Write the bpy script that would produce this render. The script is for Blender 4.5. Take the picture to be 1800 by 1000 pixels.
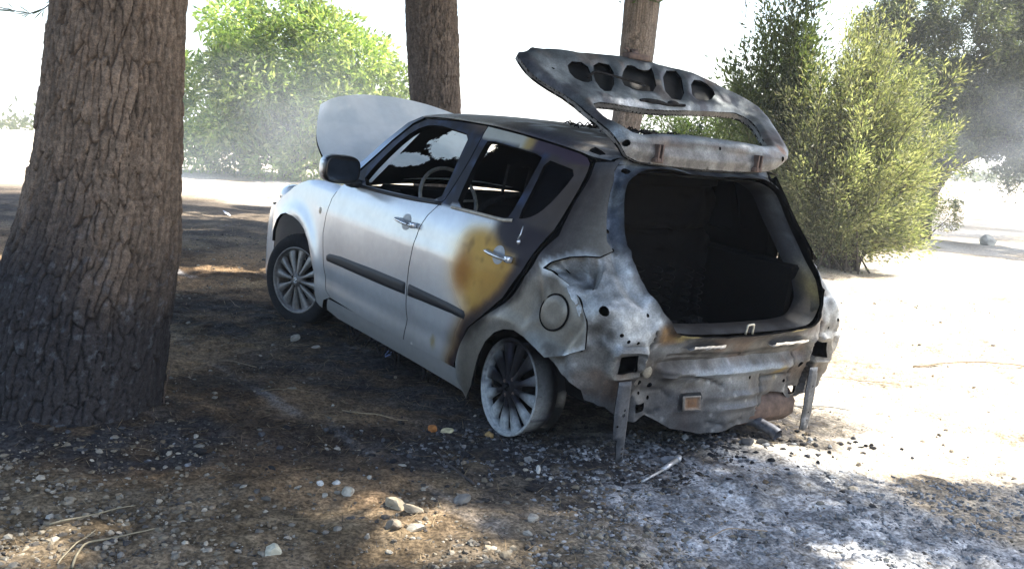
import bpy, math, random
import numpy as np
from mathutils import Matrix, Vector
from mathutils.geometry import delaunay_2d_cdt

for _o in list(bpy.data.objects):
    bpy.data.objects.remove(_o)
SC = bpy.context.scene
COL = SC.collection
rng = np.random.default_rng(7)

# ------------------------------------------------------------------ camera, sky, sun, exposure
CAM = np.array([0.0, 0.0, 1.352])
cx, cy, cz = np.array([[0.999047, 0.006957, 0.0431], [0.043658, -0.159205, -0.98628], [0.0, 0.987221, -0.159357]])
cam_data = bpy.data.cameras.new('camera')
cam = bpy.data.objects.new('camera', cam_data)
COL.objects.link(cam)
cam_data.sensor_width = 36.0
cam_data.lens = 36.0 * 1609.17 / 1800.0
cam_data.clip_start = 0.05
cam_data.clip_end = 3000.0
cam.matrix_world = Matrix([[cx[0], -cy[0], -cz[0], CAM[0]], [cx[1], -cy[1], -cz[1], CAM[1]],
                           [cx[2], -cy[2], -cz[2], CAM[2]], [0, 0, 0, 1]])
SC.camera = cam

SUN = np.array([0.56, 0.22, 0.80]); SUN = SUN / np.linalg.norm(SUN)      # towards the sun: right of and beyond the car
SUN_ELEV = math.asin(SUN[2]); SUN_AZ = math.atan2(SUN[0], SUN[1])
world = bpy.data.worlds.new('World'); SC.world = world; world.use_nodes = True
wn = world.node_tree.nodes; wn.clear()
w_out = wn.new('ShaderNodeOutputWorld'); w_bg = wn.new('ShaderNodeBackground'); w_sky = wn.new('ShaderNodeTexSky')
w_sky.sky_type = 'NISHITA'; w_sky.sun_disc = False
w_sky.sun_elevation = SUN_ELEV; w_sky.sun_rotation = SUN_AZ
w_sky.air_density = 1.0; w_sky.dust_density = 2.2; w_sky.ozone_density = .6
w_bg.inputs['Strength'].default_value = 0.15
world.node_tree.links.new(w_sky.outputs[0], w_bg.inputs[0]); world.node_tree.links.new(w_bg.outputs[0], w_out.inputs[0])
sun_data = bpy.data.lights.new('sun', 'SUN'); sun_data.energy = 5.0; sun_data.angle = math.radians(0.53)
sun_data.color = (1.0, 0.94, 0.84)
sun = bpy.data.objects.new('sun', sun_data); COL.objects.link(sun)
sun.rotation_euler = Vector(SUN).to_track_quat('Z', 'Y').to_euler()
SC.view_settings.view_transform = 'Standard'; SC.view_settings.look = 'None'
SC.view_settings.gamma = 1.0; SC.view_settings.use_curve_mapping = False
SC.view_settings.exposure = 1.68
SC.cycles.use_denoising = True
SC.cycles.max_bounces = 6; SC.cycles.diffuse_bounces = 3; SC.cycles.glossy_bounces = 3
SC.cycles.transparent_max_bounces = 12; SC.cycles.transmission_bounces = 3; SC.cycles.volume_bounces = 1
SC.cycles.sample_clamp_indirect = 6.0
SC.cycles.volume_step_rate = 3.0; SC.cycles.volume_max_steps = 96

# ------------------------------------------------------------------ helpers: noise
def _hash(ix, iy, iz, seed):
    h = (ix.astype(np.int64) * 374761393 + iy.astype(np.int64) * 668265263 + iz.astype(np.int64) * 2147483647 + seed * 144269) & 0xFFFFFFFF
    h = ((h ^ (h >> 13)) * 1274126177) & 0xFFFFFFFF
    h = ((h ^ (h >> 16)) * 2246822519) & 0xFFFFFFFF
    return ((h ^ (h >> 15)) & 0xFFFFFF) / float(0xFFFFFF)

def vnoise(P, seed=0):
    P = np.asarray(P, float); i = np.floor(P).astype(np.int64); f = P - i; u = f * f * f * (f * (f * 6 - 15) + 10)
    r = 0
    for dx in (0, 1):
        for dy in (0, 1):
            for dz in (0, 1):
                w = (u[..., 0] if dx else 1 - u[..., 0]) * (u[..., 1] if dy else 1 - u[..., 1]) * (u[..., 2] if dz else 1 - u[..., 2])
                r = r + w * _hash(i[..., 0] + dx, i[..., 1] + dy, i[..., 2] + dz, seed)
    return r

def fbm(P, scale=1.0, octv=4, seed=0, gain=0.5):
    P = np.asarray(P, float) * scale; a = 1.0; t = 0.0; r = 0.0
    for k in range(octv):
        r = r + a * vnoise(P + 17.3 * k, seed + k); t += a; a *= gain; P = P * 2.03
    return r / t

def sst(a, b, x):
    t = np.clip((np.asarray(x, float) - a) / (b - a), 0, 1); return t * t * (3 - 2 * t)

def mix(a, b, t):
    t = np.asarray(t)[..., None]; return np.asarray(a) * (1 - t) + np.asarray(b) * t

def gauss(x, z, cx_, cz_, sx, sz):
    return np.exp(-((x - cx_) / sx) ** 2 - ((z - cz_) / sz) ** 2)

def seg_dist(p, poly):
    p = np.asarray(p, float); best = np.full(p.shape[:-1], 1e9)
    for a, b in zip(poly[:-1], poly[1:]):
        a = np.asarray(a, float); b = np.asarray(b, float); d = b - a
        t = np.clip(((p - a) @ d) / max(d @ d, 1e-12), 0, 1)
        best = np.minimum(best, np.linalg.norm(p - a - t[..., None] * d, axis=-1))
    return best

def in_poly(p, poly):
    p = np.asarray(p, float); ins = np.zeros(len(p), bool); n = len(poly)
    for i in range(n):
        x1, y1 = poly[i]; x2, y2 = poly[(i + 1) % n]
        if y1 == y2: continue
        c = (p[:, 1] > min(y1, y2)) & (p[:, 1] <= max(y1, y2))
        ins ^= c & (p[:, 0] < (p[:, 1] - y1) * (x2 - x1) / (y2 - y1) + x1)
    return ins

def worley(U, V, seed=0, period=None):
    iu = np.floor(U).astype(np.int64); iv = np.floor(V).astype(np.int64)
    f1 = np.full(U.shape, 9.0); f2 = np.full(U.shape, 9.0); cid = np.zeros(U.shape)
    for du in (-1, 0, 1):
        for dv in (-1, 0, 1):
            a = iu + du; b = iv + dv; ah = a % period if period else a; z = np.zeros_like(a)
            pu = a + 0.1 + 0.8 * _hash(ah, b, z, seed); pv = b + 0.1 + 0.8 * _hash(ah, b, z + 1, seed)
            d = np.hypot(U - pu, V - pv); m = d < f1
            f2 = np.where(m, f1, np.minimum(f2, d)); cid = np.where(m, _hash(ah, b, z + 2, seed), cid); f1 = np.where(m, d, f1)
    return f1, f2, cid

# ------------------------------------------------------------------ helpers: meshes and things
def mesh_data(name, V, faces, mats, col=None, mr=None, smooth=True, mat_index=None, sharp=None):
    V = np.asarray(V, float); me = bpy.data.meshes.new(name)
    loops = []; sizes = []
    for F in (faces if isinstance(faces, list) else [faces]):
        F = np.asarray(F, np.int32)
        if F.size: loops.append(F.ravel()); sizes.append(np.full(len(F), F.shape[1], np.int32))
    loops = np.concatenate(loops); sizes = np.concatenate(sizes)
    starts = np.concatenate([[0], np.cumsum(sizes)[:-1]]).astype(np.int32)
    me.vertices.add(len(V)); me.vertices.foreach_set('co', V.astype(np.float32).ravel())
    me.loops.add(len(loops)); me.loops.foreach_set('vertex_index', loops)
    me.polygons.add(len(sizes)); me.polygons.foreach_set('loop_start', starts)
    me.polygons.foreach_set('use_smooth', np.full(len(sizes), smooth, bool))
    for m in (mats if isinstance(mats, (list, tuple)) else [mats]): me.materials.append(m)
    if mat_index is not None: me.polygons.foreach_set('material_index', np.asarray(mat_index, np.int32))
    for nm, arr in (('Col', col), ('Mr', mr)):
        if arr is not None:
            arr = np.asarray(arr, float)
            if arr.ndim == 1: arr = np.tile(arr, (len(V), 1))
            at = me.attributes.new(nm, 'FLOAT_COLOR', 'POINT')
            at.data.foreach_set('color', np.concatenate([arr, np.ones((len(V), 1))], 1).astype(np.float32).ravel())
    me.update(calc_edges=True); me.validate()
    if smooth and sharp: me.set_sharp_from_angle(angle=math.radians(sharp))
    return me

def link(name, me, parent=None):
    o = bpy.data.objects.new(name, me); COL.objects.link(o)
    if parent is not None: o.parent = parent
    return o

def part(name, V, faces, mats, parent=None, **k):
    return link(name, mesh_data(name, V, faces, mats, **k), parent)

def tag(o, label, cat, group=None, kind=None):
    if label: o['label'] = label
    if cat: o['category'] = cat
    if group: o['group'] = group
    if kind: o['kind'] = kind
    return o

def thing(name, label, cat, loc=(0, 0, 0), group=None):
    o = bpy.data.objects.new(name, None); COL.objects.link(o); o.location = loc; o.empty_display_size = 0.1
    return tag(o, label, cat, group)

def grid_faces(nu, nv, closed_u=False):
    iu = np.arange(nu if closed_u else nu - 1); iv = np.arange(nv - 1); A, B = np.meshgrid(iu, iv, indexing='ij')
    A = A.ravel(); B = B.ravel(); A2 = (A + 1) % nu
    return np.stack([A * nv + B, A2 * nv + B, A2 * nv + B + 1, A * nv + B + 1], 1)

def frames(path):
    path = np.asarray(path, float); t = np.gradient(path, axis=0); t /= np.linalg.norm(t, axis=1)[:, None] + 1e-12
    up = np.array([0, 0, 1.0]) if abs(t[0][2]) < 0.9 else np.array([1.0, 0, 0])
    n = np.cross(t[0], up); n /= np.linalg.norm(n); N = []
    for k in t:
        n = n - (n @ k) * k; n /= np.linalg.norm(n) + 1e-12; N.append(n.copy())
    N = np.array(N); return t, N, np.cross(t, N)

def tube_geo(path, rad, n=8, cap=True, flat=1.0):
    path = np.asarray(path, float); t, N, B = frames(path); r = np.broadcast_to(np.asarray(rad, float), (len(path),))
    a = np.linspace(0, 2 * np.pi, n, endpoint=False)
    V = path[None] + r[None, :, None] * (np.cos(a)[:, None, None] * N[None] + flat * np.sin(a)[:, None, None] * B[None])
    V = V.reshape(-1, 3); F = [grid_faces(n, len(path), True)]; L = len(path)
    if cap:
        V = np.concatenate([V, path[:1], path[-1:]]); c0 = n * L
        i = np.arange(n); j = (i + 1) % n
        F.append(np.concatenate([np.stack([i * L, np.full(n, c0), j * L], 1), np.stack([i * L + L - 1, j * L + L - 1, np.full(n, c0 + 1)], 1)]))
    return V, F

def join_geo(geos):
    V = []; T = []; Q = []; o = 0
    for v, f in geos:
        for F in (f if isinstance(f, list) else [f]):
            F = np.asarray(F)
            if F.size: (T if F.shape[1] == 3 else Q).append(F + o)
        V.append(np.asarray(v, float)); o += len(v)
    F = []
    if T: F.append(np.concatenate(T))
    if Q: F.append(np.concatenate(Q))
    return np.concatenate(V), F

def lathe_geo(prof, n=48, axis='y'):
    prof = np.asarray(prof, float); a = np.linspace(0, 2 * np.pi, n, endpoint=False)
    r = prof[:, 0]; h = prof[:, 1]
    V = np.stack([np.cos(a)[:, None] * r[None], np.broadcast_to(h[None], (n, len(r))), np.sin(a)[:, None] * r[None]], -1).reshape(-1, 3)
    return V, [grid_faces(n, len(prof), True)]

def box_geo(c, s, R=None, bev=0.15):
    # chamfered box: 24 vertices
    c = np.asarray(c, float); h = np.asarray(s, float) / 2; b = bev * h.min() * 2
    V = []
    for sx in (-1, 1):
        for sy in (-1, 1):
            for sz in (-1, 1):
                k = np.array([sx, sy, sz]); 
                for ax in range(3):
                    v = k * (h - b); v[ax] = k[ax] * h[ax]; V.append(v)
    V = np.array(V); idx = lambda sx, sy, sz, ax: (((sx > 0) * 4 + (sy > 0) * 2 + (sz > 0)) * 3 + ax)
    F = []
    for ax in range(3):
        o = [i for i in range(3) if i != ax]
        for s_ in (-1, 1):
            q = []
            for a, b2 in ((-1, -1), (1, -1), (1, 1), (-1, 1)):
                k = [0, 0, 0]; k[ax] = s_; k[o[0]] = a; k[o[1]] = b2; q.append(idx(*k, ax))
            F.append(q)
    for ax in range(3):
        o = [i for i in range(3) if i != ax]
        for a in (-1, 1):
            for b2 in (-1, 1):
                k0 = [0, 0, 0]; k0[o[0]] = a; k0[o[1]] = b2; k1 = list(k0); k0[ax] = -1; k1[ax] = 1
                F.append([idx(*k0, o[0]), idx(*k1, o[0]), idx(*k1, o[1]), idx(*k0, o[1])])
    T = []
    for sx in (-1, 1):
        for sy in (-1, 1):
            for sz in (-1, 1): T.append([idx(sx, sy, sz, 0), idx(sx, sy, sz, 1), idx(sx, sy, sz, 2)])
    fix = []
    for q in F + T:
        p = V[q]; n = np.cross(p[1] - p[0], p[2] - p[0]); fix.append(q if n @ p.mean(0) > 0 else q[::-1])
    if R is not None: V = V @ np.asarray(R).T
    return V + c, [np.array([q for q in fix if len(q) == 3]), np.array([q for q in fix if len(q) == 4])]

_u = (1 + 5 ** 0.5) / 2
ICO_V = np.array([[-1, _u, 0], [1, _u, 0], [-1, -_u, 0], [1, -_u, 0], [0, -1, _u], [0, 1, _u], [0, -1, -_u], [0, 1, -_u], [_u, 0, -1], [_u, 0, 1], [-_u, 0, -1], [-_u, 0, 1]]) / math.hypot(1, _u)
ICO_F = np.array([[0, 11, 5], [0, 5, 1], [0, 1, 7], [0, 7, 10], [0, 10, 11], [1, 5, 9], [5, 11, 4], [11, 10, 2], [10, 7, 6], [7, 1, 8], [3, 9, 4], [3, 4, 2], [3, 2, 6], [3, 6, 8], [3, 8, 9], [4, 9, 5], [2, 4, 11], [6, 2, 10], [8, 6, 7], [9, 8, 1]])
def ico_sub(n):
    V = [tuple(v) for v in ICO_V]; F = ICO_F.tolist()
    for _ in range(n):
        cache = {}; G = []
        def mid(a, b):
            k = (min(a, b), max(a, b))
            if k not in cache:
                m = (np.array(V[a]) + np.array(V[b])) / 2; m /= np.linalg.norm(m); V.append(tuple(m)); cache[k] = len(V) - 1
            return cache[k]
        for a, b, c in F:
            ab, bc, ca = mid(a, b), mid(b, c), mid(c, a); G += [[a, ab, ca], [b, bc, ab], [c, ca, bc], [ab, bc, ca]]
        F = G
    return np.array(V), np.array(F)

def ip(x, xs, ys):
    xs = np.asarray(xs, float); ys = np.asarray(ys, float); h = np.diff(xs); d = np.diff(ys) / h
    m = np.zeros(len(xs)); m[0] = d[0]; m[-1] = d[-1]
    for i in range(1, len(xs) - 1):
        if d[i - 1] * d[i] > 0:
            w1 = 2 * h[i] + h[i - 1]; w2 = h[i] + 2 * h[i - 1]; m[i] = (w1 + w2) / (w1 / d[i - 1] + w2 / d[i])
    x = np.asarray(x, float); i = np.clip(np.searchsorted(xs, x) - 1, 0, len(xs) - 2)
    t = np.clip((x - xs[i]) / h[i], -.5, 1.5)
    return (2 * t**3 - 3 * t**2 + 1) * ys[i] + (t**3 - 2 * t**2 + t) * h[i] * m[i] + (-2 * t**3 + 3 * t**2) * ys[i + 1] + (t**3 - t**2) * h[i] * m[i + 1]

def smooth_path(pts, n):
    pts = np.asarray(pts, float); d = np.concatenate([[0], np.cumsum(np.linalg.norm(np.diff(pts, axis=0), axis=1))]); t = np.linspace(0, d[-1], n)
    return np.stack([ip(t, d, pts[:, k]) for k in range(pts.shape[1])], 1)

# ------------------------------------------------------------------ materials
def mat(name):
    m = bpy.data.materials.new(name); m.use_nodes = True; nt = m.node_tree
    return m, nt, nt.nodes['Principled BSDF'], nt.nodes['Material Output']

def nd(nt, typ, **k):
    n = nt.nodes.new(typ)
    for a, b in k.items(): setattr(n, a, b)
    return n

def noise_node(nt, scale, detail=5, rough=0.6, coord='Object', stretch=None):
    tc = nd(nt, 'ShaderNodeTexCoord'); src = tc.outputs[coord]
    if stretch:
        mp = nd(nt, 'ShaderNodeMapping'); mp.inputs['Scale'].default_value = stretch; nt.links.new(src, mp.inputs[0]); src = mp.outputs[0]
    n = nd(nt, 'ShaderNodeTexNoise'); n.inputs['Scale'].default_value = scale; n.inputs['Detail'].default_value = detail; n.inputs['Roughness'].default_value = rough
    nt.links.new(src, n.inputs['Vector']); return n

def ramp(nt, src, stops):
    r = nd(nt, 'ShaderNodeValToRGB'); e = r.color_ramp.elements
    while len(e) < len(stops): e.new(0.5)
    for k, (p, c) in enumerate(stops):
        e[k].position = p; e[k].color = (c, c, c, 1) if np.isscalar(c) else (*c, 1)
    nt.links.new(src, r.inputs[0]); return r

def mulcol(nt, a, b, fac=1.0, mode='MULTIPLY'):
    m = nd(nt, 'ShaderNodeMix', data_type='RGBA', blend_type=mode); m.inputs[0].default_value = fac
    for s, i in ((a, 6), (b, 7)):
        if isinstance(s, tuple): m.inputs[i].default_value = (*s, 1)
        else: nt.links.new(s, m.inputs[i])
    return m.outputs[2]

def bump(nt, bsdf, src, strength, dist):
    b = nd(nt, 'ShaderNodeBump'); b.inputs['Strength'].default_value = strength; b.inputs['Distance'].default_value = dist
    nt.links.new(src, b.inputs['Height']); nt.links.new(b.outputs[0], bsdf.inputs['Normal'])

def simple_mat(name, color, rough=0.6, metal=0.0, nscale=30, var=0.35, bstr=0.2, bdist=0.003, coat=0.0, spec=None):
    m, nt, b, o = mat(name); n = noise_node(nt, nscale)
    r = ramp(nt, n.outputs[0], [(0.3, 1 - var), (0.7, 1 + var)])
    nt.links.new(mulcol(nt, color, r.outputs[0]), b.inputs['Base Color'])
    b.inputs['Roughness'].default_value = rough; b.inputs['Metallic'].default_value = metal; b.inputs['Coat Weight'].default_value = coat
    if spec is not None: b.inputs['Specular IOR Level'].default_value = spec
    if bstr: bump(nt, b, n.outputs[0], bstr, bdist)
    return m

def attr_mat(name, nscale=40, lo=0.75, hi=1.2, bstr=0.15, bdist=0.002, mr=True, rough=0.8, coat=0.0, n2=None, spec=None):
    m, nt, b, o = mat(name)
    a = nd(nt, 'ShaderNodeAttribute', attribute_name='Col'); n = noise_node(nt, nscale, 6, 0.65)
    r = ramp(nt, n.outputs[0], [(0.32, lo), (0.68, hi)]); c = mulcol(nt, a.outputs['Color'], r.outputs[0])
    if n2:
        k = noise_node(nt, n2[0], 3); r2 = ramp(nt, k.outputs[0], [(0.4, n2[1]), (0.6, n2[2])]); c = mulcol(nt, c, r2.outputs[0])
    nt.links.new(c, b.inputs['Base Color'])
    if mr:
        a2 = nd(nt, 'ShaderNodeAttribute', attribute_name='Mr'); s = nd(nt, 'ShaderNodeSeparateColor'); nt.links.new(a2.outputs['Color'], s.inputs[0])
        nt.links.new(s.outputs[0], b.inputs['Metallic']); nt.links.new(s.outputs[1], b.inputs['Roughness']); nt.links.new(s.outputs[2], b.inputs['Coat Weight'])
        b.inputs['Coat Roughness'].default_value = 0.12
        if spec is None:
            k = nd(nt, 'ShaderNodeMath', operation='MULTIPLY_ADD'); nt.links.new(s.outputs[2], k.inputs[0]); k.inputs[1].default_value = 1.1; k.inputs[2].default_value = 0.10; nt.links.new(k.outputs[0], b.inputs['Specular IOR Level'])
    else:
        b.inputs['Roughness'].default_value = rough
    if spec is not None: b.inputs['Specular IOR Level'].default_value = spec
    if bstr: bump(nt, b, n.outputs[0], bstr, bdist)
    return m

M_BODY = attr_mat('car_body_paint', 18, 0.95, 1.04, 0.02, 0.002)
M_QUARTER = attr_mat('scorched_bare_panel', 22, 0.86, 1.12, 0.08, 0.003, n2=(120, 0.93, 1.07), spec=.4)
M_CUP_SHADE = simple_mat('cup_shade_disc', (.24, .25, .26), .4, .4, 40, .15, 0)
M_BURNT = attr_mat('burnt_sheet_metal', 26, 0.8, 1.2, 0.22, 0.004, n2=(130, 0.86, 1.14), spec=.35)
M_SOOT = simple_mat('soot', (0.0028, 0.0027, 0.0028), 0.95, 0, 25, 0.5, 0.3, 0.004, 0, .12)
M_TYRE = simple_mat('tyre_rubber', (0.011, 0.011, 0.012), 0.8, 0, 60, 0.4, 0.2, 0.002, 0, .2)
M_PLASTIC = simple_mat('black_trim_plastic', (0.010, 0.012, 0.016), 0.55, 0, 80, 0.3, 0.1, 0.001, 0, .35)
M_CHROME = simple_mat('handle_silver', (0.62, 0.64, 0.66), 0.25, 0.7, 60, 0.12, 0.05, 0.001, 0.5)
M_MIRROR = simple_mat('mirror_glass', (0.06, 0.08, 0.11), 0.08, 0.6, 20, 0.2, 0)
M_ALLOY = attr_mat('alloy_wheel', 60, 0.7, 1.2, 0.1, 0.001, spec=.3)
M_DEBRIS = simple_mat('charred_debris', (0.016, 0.015, 0.015), 0.95, 0, 40, 0.7, 0.6, 0.01, 0, .15)
M_FOIL = simple_mat('bare_aluminium_foil', (0.8, 0.82, 0.85), 0.32, 0.85, 60, 0.25, 0.6, 0.004)
M_RUST = simple_mat('rusty_steel', (0.11, 0.075, 0.06), 0.8, 0.2, 25, 0.5, 0.3, 0.003)
M_BARK = attr_mat('pine_bark', 45, 0.6, 1.4, 0.6, 0.006, mr=False, rough=0.9, n2=(160, 0.8, 1.2), spec=0.2)
M_GROUND = attr_mat('scorched_ground', 22, 0.5, 1.5, 1.0, 0.014, mr=False, rough=0.95, n2=(75, 0.6, 1.4), spec=0.15)
M_STONE = attr_mat('stone', 35, 0.7, 1.25, 0.3, 0.003, mr=False, rough=0.85, spec=0.3)
M_TWIG = attr_mat('dry_twig', 50, 0.7, 1.3, 0.3, 0.002, mr=False, rough=0.85)
M_ASH = simple_mat('grey_ash', (0.2, 0.205, 0.215), 0.95, 0, 40, 0.6, 0.6, 0.006)
M_BLUE = simple_mat('blue_plastic_scrap', (0.16, 0.22, 0.42), 0.4, 0, 30, 0.4, 0.3, 0.004)
M_RED = simple_mat('red_plastic', (0.5, 0.03, 0.02), 0.45, 0, 20, 0.2, 0.05, 0.002)

def leaf_mat(name, trans=0.45, gloss=0.45):
    m, nt, b, o = mat(name); a = nd(nt, 'ShaderNodeAttribute', attribute_name='Col')
    nt.links.new(a.outputs['Color'], b.inputs['Base Color']); b.inputs['Roughness'].default_value = gloss
    t = nd(nt, 'ShaderNodeBsdfTranslucent'); nt.links.new(mulcol(nt, a.outputs['Color'], (1.25, 1.35, 0.6)), t.inputs[0])
    mx = nd(nt, 'ShaderNodeMixShader'); mx.inputs[0].default_value = trans
    nt.links.new(b.outputs[0], mx.inputs[1]); nt.links.new(t.outputs[0], mx.inputs[2]); nt.links.new(mx.outputs[0], o.inputs['Surface'])
    return m
M_LEAF = leaf_mat('broad_leaf', .5); M_FINE = leaf_mat('fine_leaf', 0.5); M_NEEDLE = leaf_mat('pine_needle', 0.25)

def sooty_glass(name, clear):
    # clear: list of (x, z, rx, rz) windows left clear of soot, in car coordinates; noise breaks up their edge
    m, nt, b, o = mat(name); b.inputs['Base Color'].default_value = (0.004, 0.004, 0.005, 1); b.inputs['Roughness'].default_value = 0.8; b.inputs['Specular IOR Level'].default_value = 0.1
    tc = nd(nt, 'ShaderNodeTexCoord'); sp = nd(nt, 'ShaderNodeSeparateXYZ'); nt.links.new(tc.outputs['Object'], sp.inputs[0])
    n = noise_node(nt, 9, 8, 0.75); tot = None
    def math_(op, a, c):
        k = nd(nt, 'ShaderNodeMath', operation=op)
        for i, v in enumerate((a, c)):
            if np.isscalar(v): k.inputs[i].default_value = v
            else: nt.links.new(v, k.inputs[i])
        return k.outputs[0]
    for (x, z, rx, rz) in clear:
        dx = math_('DIVIDE', math_('SUBTRACT', sp.outputs[0], x), rx); dz = math_('DIVIDE', math_('SUBTRACT', sp.outputs[2], z), rz)
        d = math_('SUBTRACT', 1.0, math_('ADD', math_('MULTIPLY', dx, dx), math_('MULTIPLY', dz, dz)))
        tot = d if tot is None else math_('MAXIMUM', tot, d)
    v = math_('ADD', tot, math_('MULTIPLY', math_('SUBTRACT', n.outputs[0], 0.5), 3.2)); f = math_('MULTIPLY', v, 9.0)
    cl = nd(nt, 'ShaderNodeClamp'); nt.links.new(f, cl.inputs[0])
    tr = nd(nt, 'ShaderNodeBsdfTransparent'); tr.inputs[0].default_value = (0.9, 0.95, 0.94, 1)
    mx = nd(nt, 'ShaderNodeMixShader'); nt.links.new(cl.outputs[0], mx.inputs[0]); nt.links.new(b.outputs[0], mx.inputs[1]); nt.links.new(tr.outputs[0], mx.inputs[2])
    nt.links.new(mx.outputs[0], o.inputs['Surface']); return m
M_SOOTGLASS = simple_mat('soot_black_glass', (0.003, 0.003, 0.004), 0.5, 0, 15, 0.5, 0.05, 0.002, 0, .04)

# ------------------------------------------------------------------ car frame in the world (x forward from rear axle, y to its left, z up)
CAR_M = np.array([[-0.583463, -0.808122, 0.080684], [0.809102, -0.58699, -0.028235], [0.070178, 0.048807, 0.99634]])
CAR_C = np.array([-3.0901, 3.1428, 1.5314])
def c2w(p): return (np.asarray(p, float) - CAR_C) @ CAR_M.T + CAM
CAR_O = c2w([0, 0, 0])

# ------------------------------------------------------------------ ground
def base_h(X, Y): return -.0486 * 12 * np.tanh((X - .62) / 12) - .0163 * 40 * np.tanh((Y - 4.385) / 40)
def ground_h(X, Y):
    X = np.asarray(X, float); Y = np.asarray(Y, float); P = np.stack([X, Y, 0 * X], -1)
    near = 1 / (1 + (np.hypot(X, Y - 4) / 60) ** 2)
    d = .055 * (fbm(P, .9, 3, 3) - .5) + .055 * (fbm(P, 3.1, 3, 9) - .5) + .22 * sst(10, 30, Y) * (fbm(P, .16, 3, 21) - .5)
    m = np.exp(-((X + 1.85) / .75) ** 2 - ((Y - 3.7) / .6) ** 2)            # ground mounded round the big trunk
    rub = np.exp(-((X - .95) / .45) ** 2 - ((Y - 3.98) / .16) ** 2)          # heap of ash behind the car
    return base_h(X, Y) + d + .09 * m + .05 * rub
def gpt(x, y, dz=0.0): return np.array([x, y, float(ground_h(np.array([x]), np.array([y]))[0]) + dz])

def sinh_axis(lo, hi, step, far, n_far):
    core = np.arange(lo, hi, step); k = np.linspace(0, 1, n_far + 1)[1:]
    s = step * n_far; g = np.expm1(k * 9.0) / np.expm1(9.0)
    return np.concatenate([(lo - s * k - (far - s) * g)[::-1], core, core[-1] + s * k + (far - s) * g])
GX = sinh_axis(-3.4, 4.2, .021, 900, 95); GY = sinh_axis(1.7, 8.2, .021, 900, 95)
XX, YY = np.meshgrid(GX, GY, indexing='ij'); P2 = np.stack([XX, YY, 0 * XX], -1)
ZZ = ground_h(XX, YY)
fine = np.exp(-np.maximum(np.abs(XX - .4) - 3.8, 0) * 2 - np.maximum(np.abs(YY - 5) - 3.3, 0) * 2)
gr = fbm(P2, 26, 3, 31); ZZ = ZZ + fine * (.020 * (gr - .5) + .012 * (fbm(P2, 60, 2, 33) - .5) + .022 * (np.abs(fbm(P2, 9, 3, 35) - .5)))
n_a = fbm(P2, .55, 4, 41); n_b = fbm(P2, 2.2, 4, 43); n_c = fbm(P2, 8, 3, 47)
def car_local(X, Y):
    dx = X - CAR_O[0]; dy = Y - CAR_O[1]
    return dx * CAR_M[0, 0] + dy * CAR_M[1, 0], dx * CAR_M[0, 1] + dy * CAR_M[1, 1]
LX, LY = car_local(XX, YY)
rect = np.hypot(np.maximum(np.abs(LX - 1.2) - 1.75, 0), np.maximum(np.abs(LY) - .85, 0))
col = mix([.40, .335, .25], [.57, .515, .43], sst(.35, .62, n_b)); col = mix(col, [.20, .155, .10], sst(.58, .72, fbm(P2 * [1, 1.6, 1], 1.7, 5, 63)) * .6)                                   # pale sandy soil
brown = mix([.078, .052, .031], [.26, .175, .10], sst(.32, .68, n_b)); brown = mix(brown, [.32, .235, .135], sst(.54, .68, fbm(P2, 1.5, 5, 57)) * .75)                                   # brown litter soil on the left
wl = sst(.6, -.2, XX - .10 * (YY - 3) + .9 * (n_a - .5)) * sst(16.5, 14.0, YY + 3 * (n_a - .5))  # mask follows the shaded ground, so the brown deepens the shade
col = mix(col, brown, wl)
grav = mix([.090, .070, .045], [.195, .155, .105], sst(.3, .7, n_c))
col = mix(col, grav, sst(3.25, 2.8, YY + .5 * (n_b - .5)) * sst(.9, .2, XX) * .85)
back = mix([.06, .055, .05], [.17, .14, .105], sst(.35, .7, n_b))                                    # strip further left: burnt soil, with canopy shade painted in
col = mix(col, back, sst(8.5, 11, YY + 3 * (n_a - .5)) * sst(16.0, 14.5, YY) * sst(-.2, -2.0, XX) * .8)
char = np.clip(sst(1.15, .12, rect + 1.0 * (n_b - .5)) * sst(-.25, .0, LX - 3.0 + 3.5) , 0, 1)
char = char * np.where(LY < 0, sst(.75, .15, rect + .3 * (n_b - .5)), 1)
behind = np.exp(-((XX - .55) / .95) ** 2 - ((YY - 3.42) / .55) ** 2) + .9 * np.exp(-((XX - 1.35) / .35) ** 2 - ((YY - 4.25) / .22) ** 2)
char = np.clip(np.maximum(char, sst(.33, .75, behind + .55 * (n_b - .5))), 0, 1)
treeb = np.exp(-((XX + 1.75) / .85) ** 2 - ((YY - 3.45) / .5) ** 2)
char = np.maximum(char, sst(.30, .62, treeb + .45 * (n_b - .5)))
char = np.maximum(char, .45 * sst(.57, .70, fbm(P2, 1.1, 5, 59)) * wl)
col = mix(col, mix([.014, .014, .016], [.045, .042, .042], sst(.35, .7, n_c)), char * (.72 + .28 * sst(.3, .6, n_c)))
sa = .63 * XX - .77 * YY; sb = .77 * XX + .63 * YY; streak = fbm(np.stack([sa * .8, sb * 4.5, 0 * sa], -1), 1.0, 4, 61)
ash = 1.1 * np.exp(-((XX - 1.15) / .95) ** 2 - ((YY - 3.1 + .10 * XX) / .50) ** 2) + .9 * np.exp(-((XX - 1.3) / .45) ** 2 - ((YY - 3.75) / .35) ** 2)
col = mix(col, mix([.19, .205, .225], [.50, .515, .535], sst(.35, .65, n_c)), sst(.34, .78, ash + 1.6 * (streak - .5)) * .85)
paler = sst(.5, .68, fbm(P2, 1.3, 4, 51)) * (1 - char) * .35
col = mix(col, [.5, .43, .33], paler * sst(.2, .9, XX))
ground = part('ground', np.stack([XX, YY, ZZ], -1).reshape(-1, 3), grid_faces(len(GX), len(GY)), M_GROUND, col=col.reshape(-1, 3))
ground['kind'] = 'structure'

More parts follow.
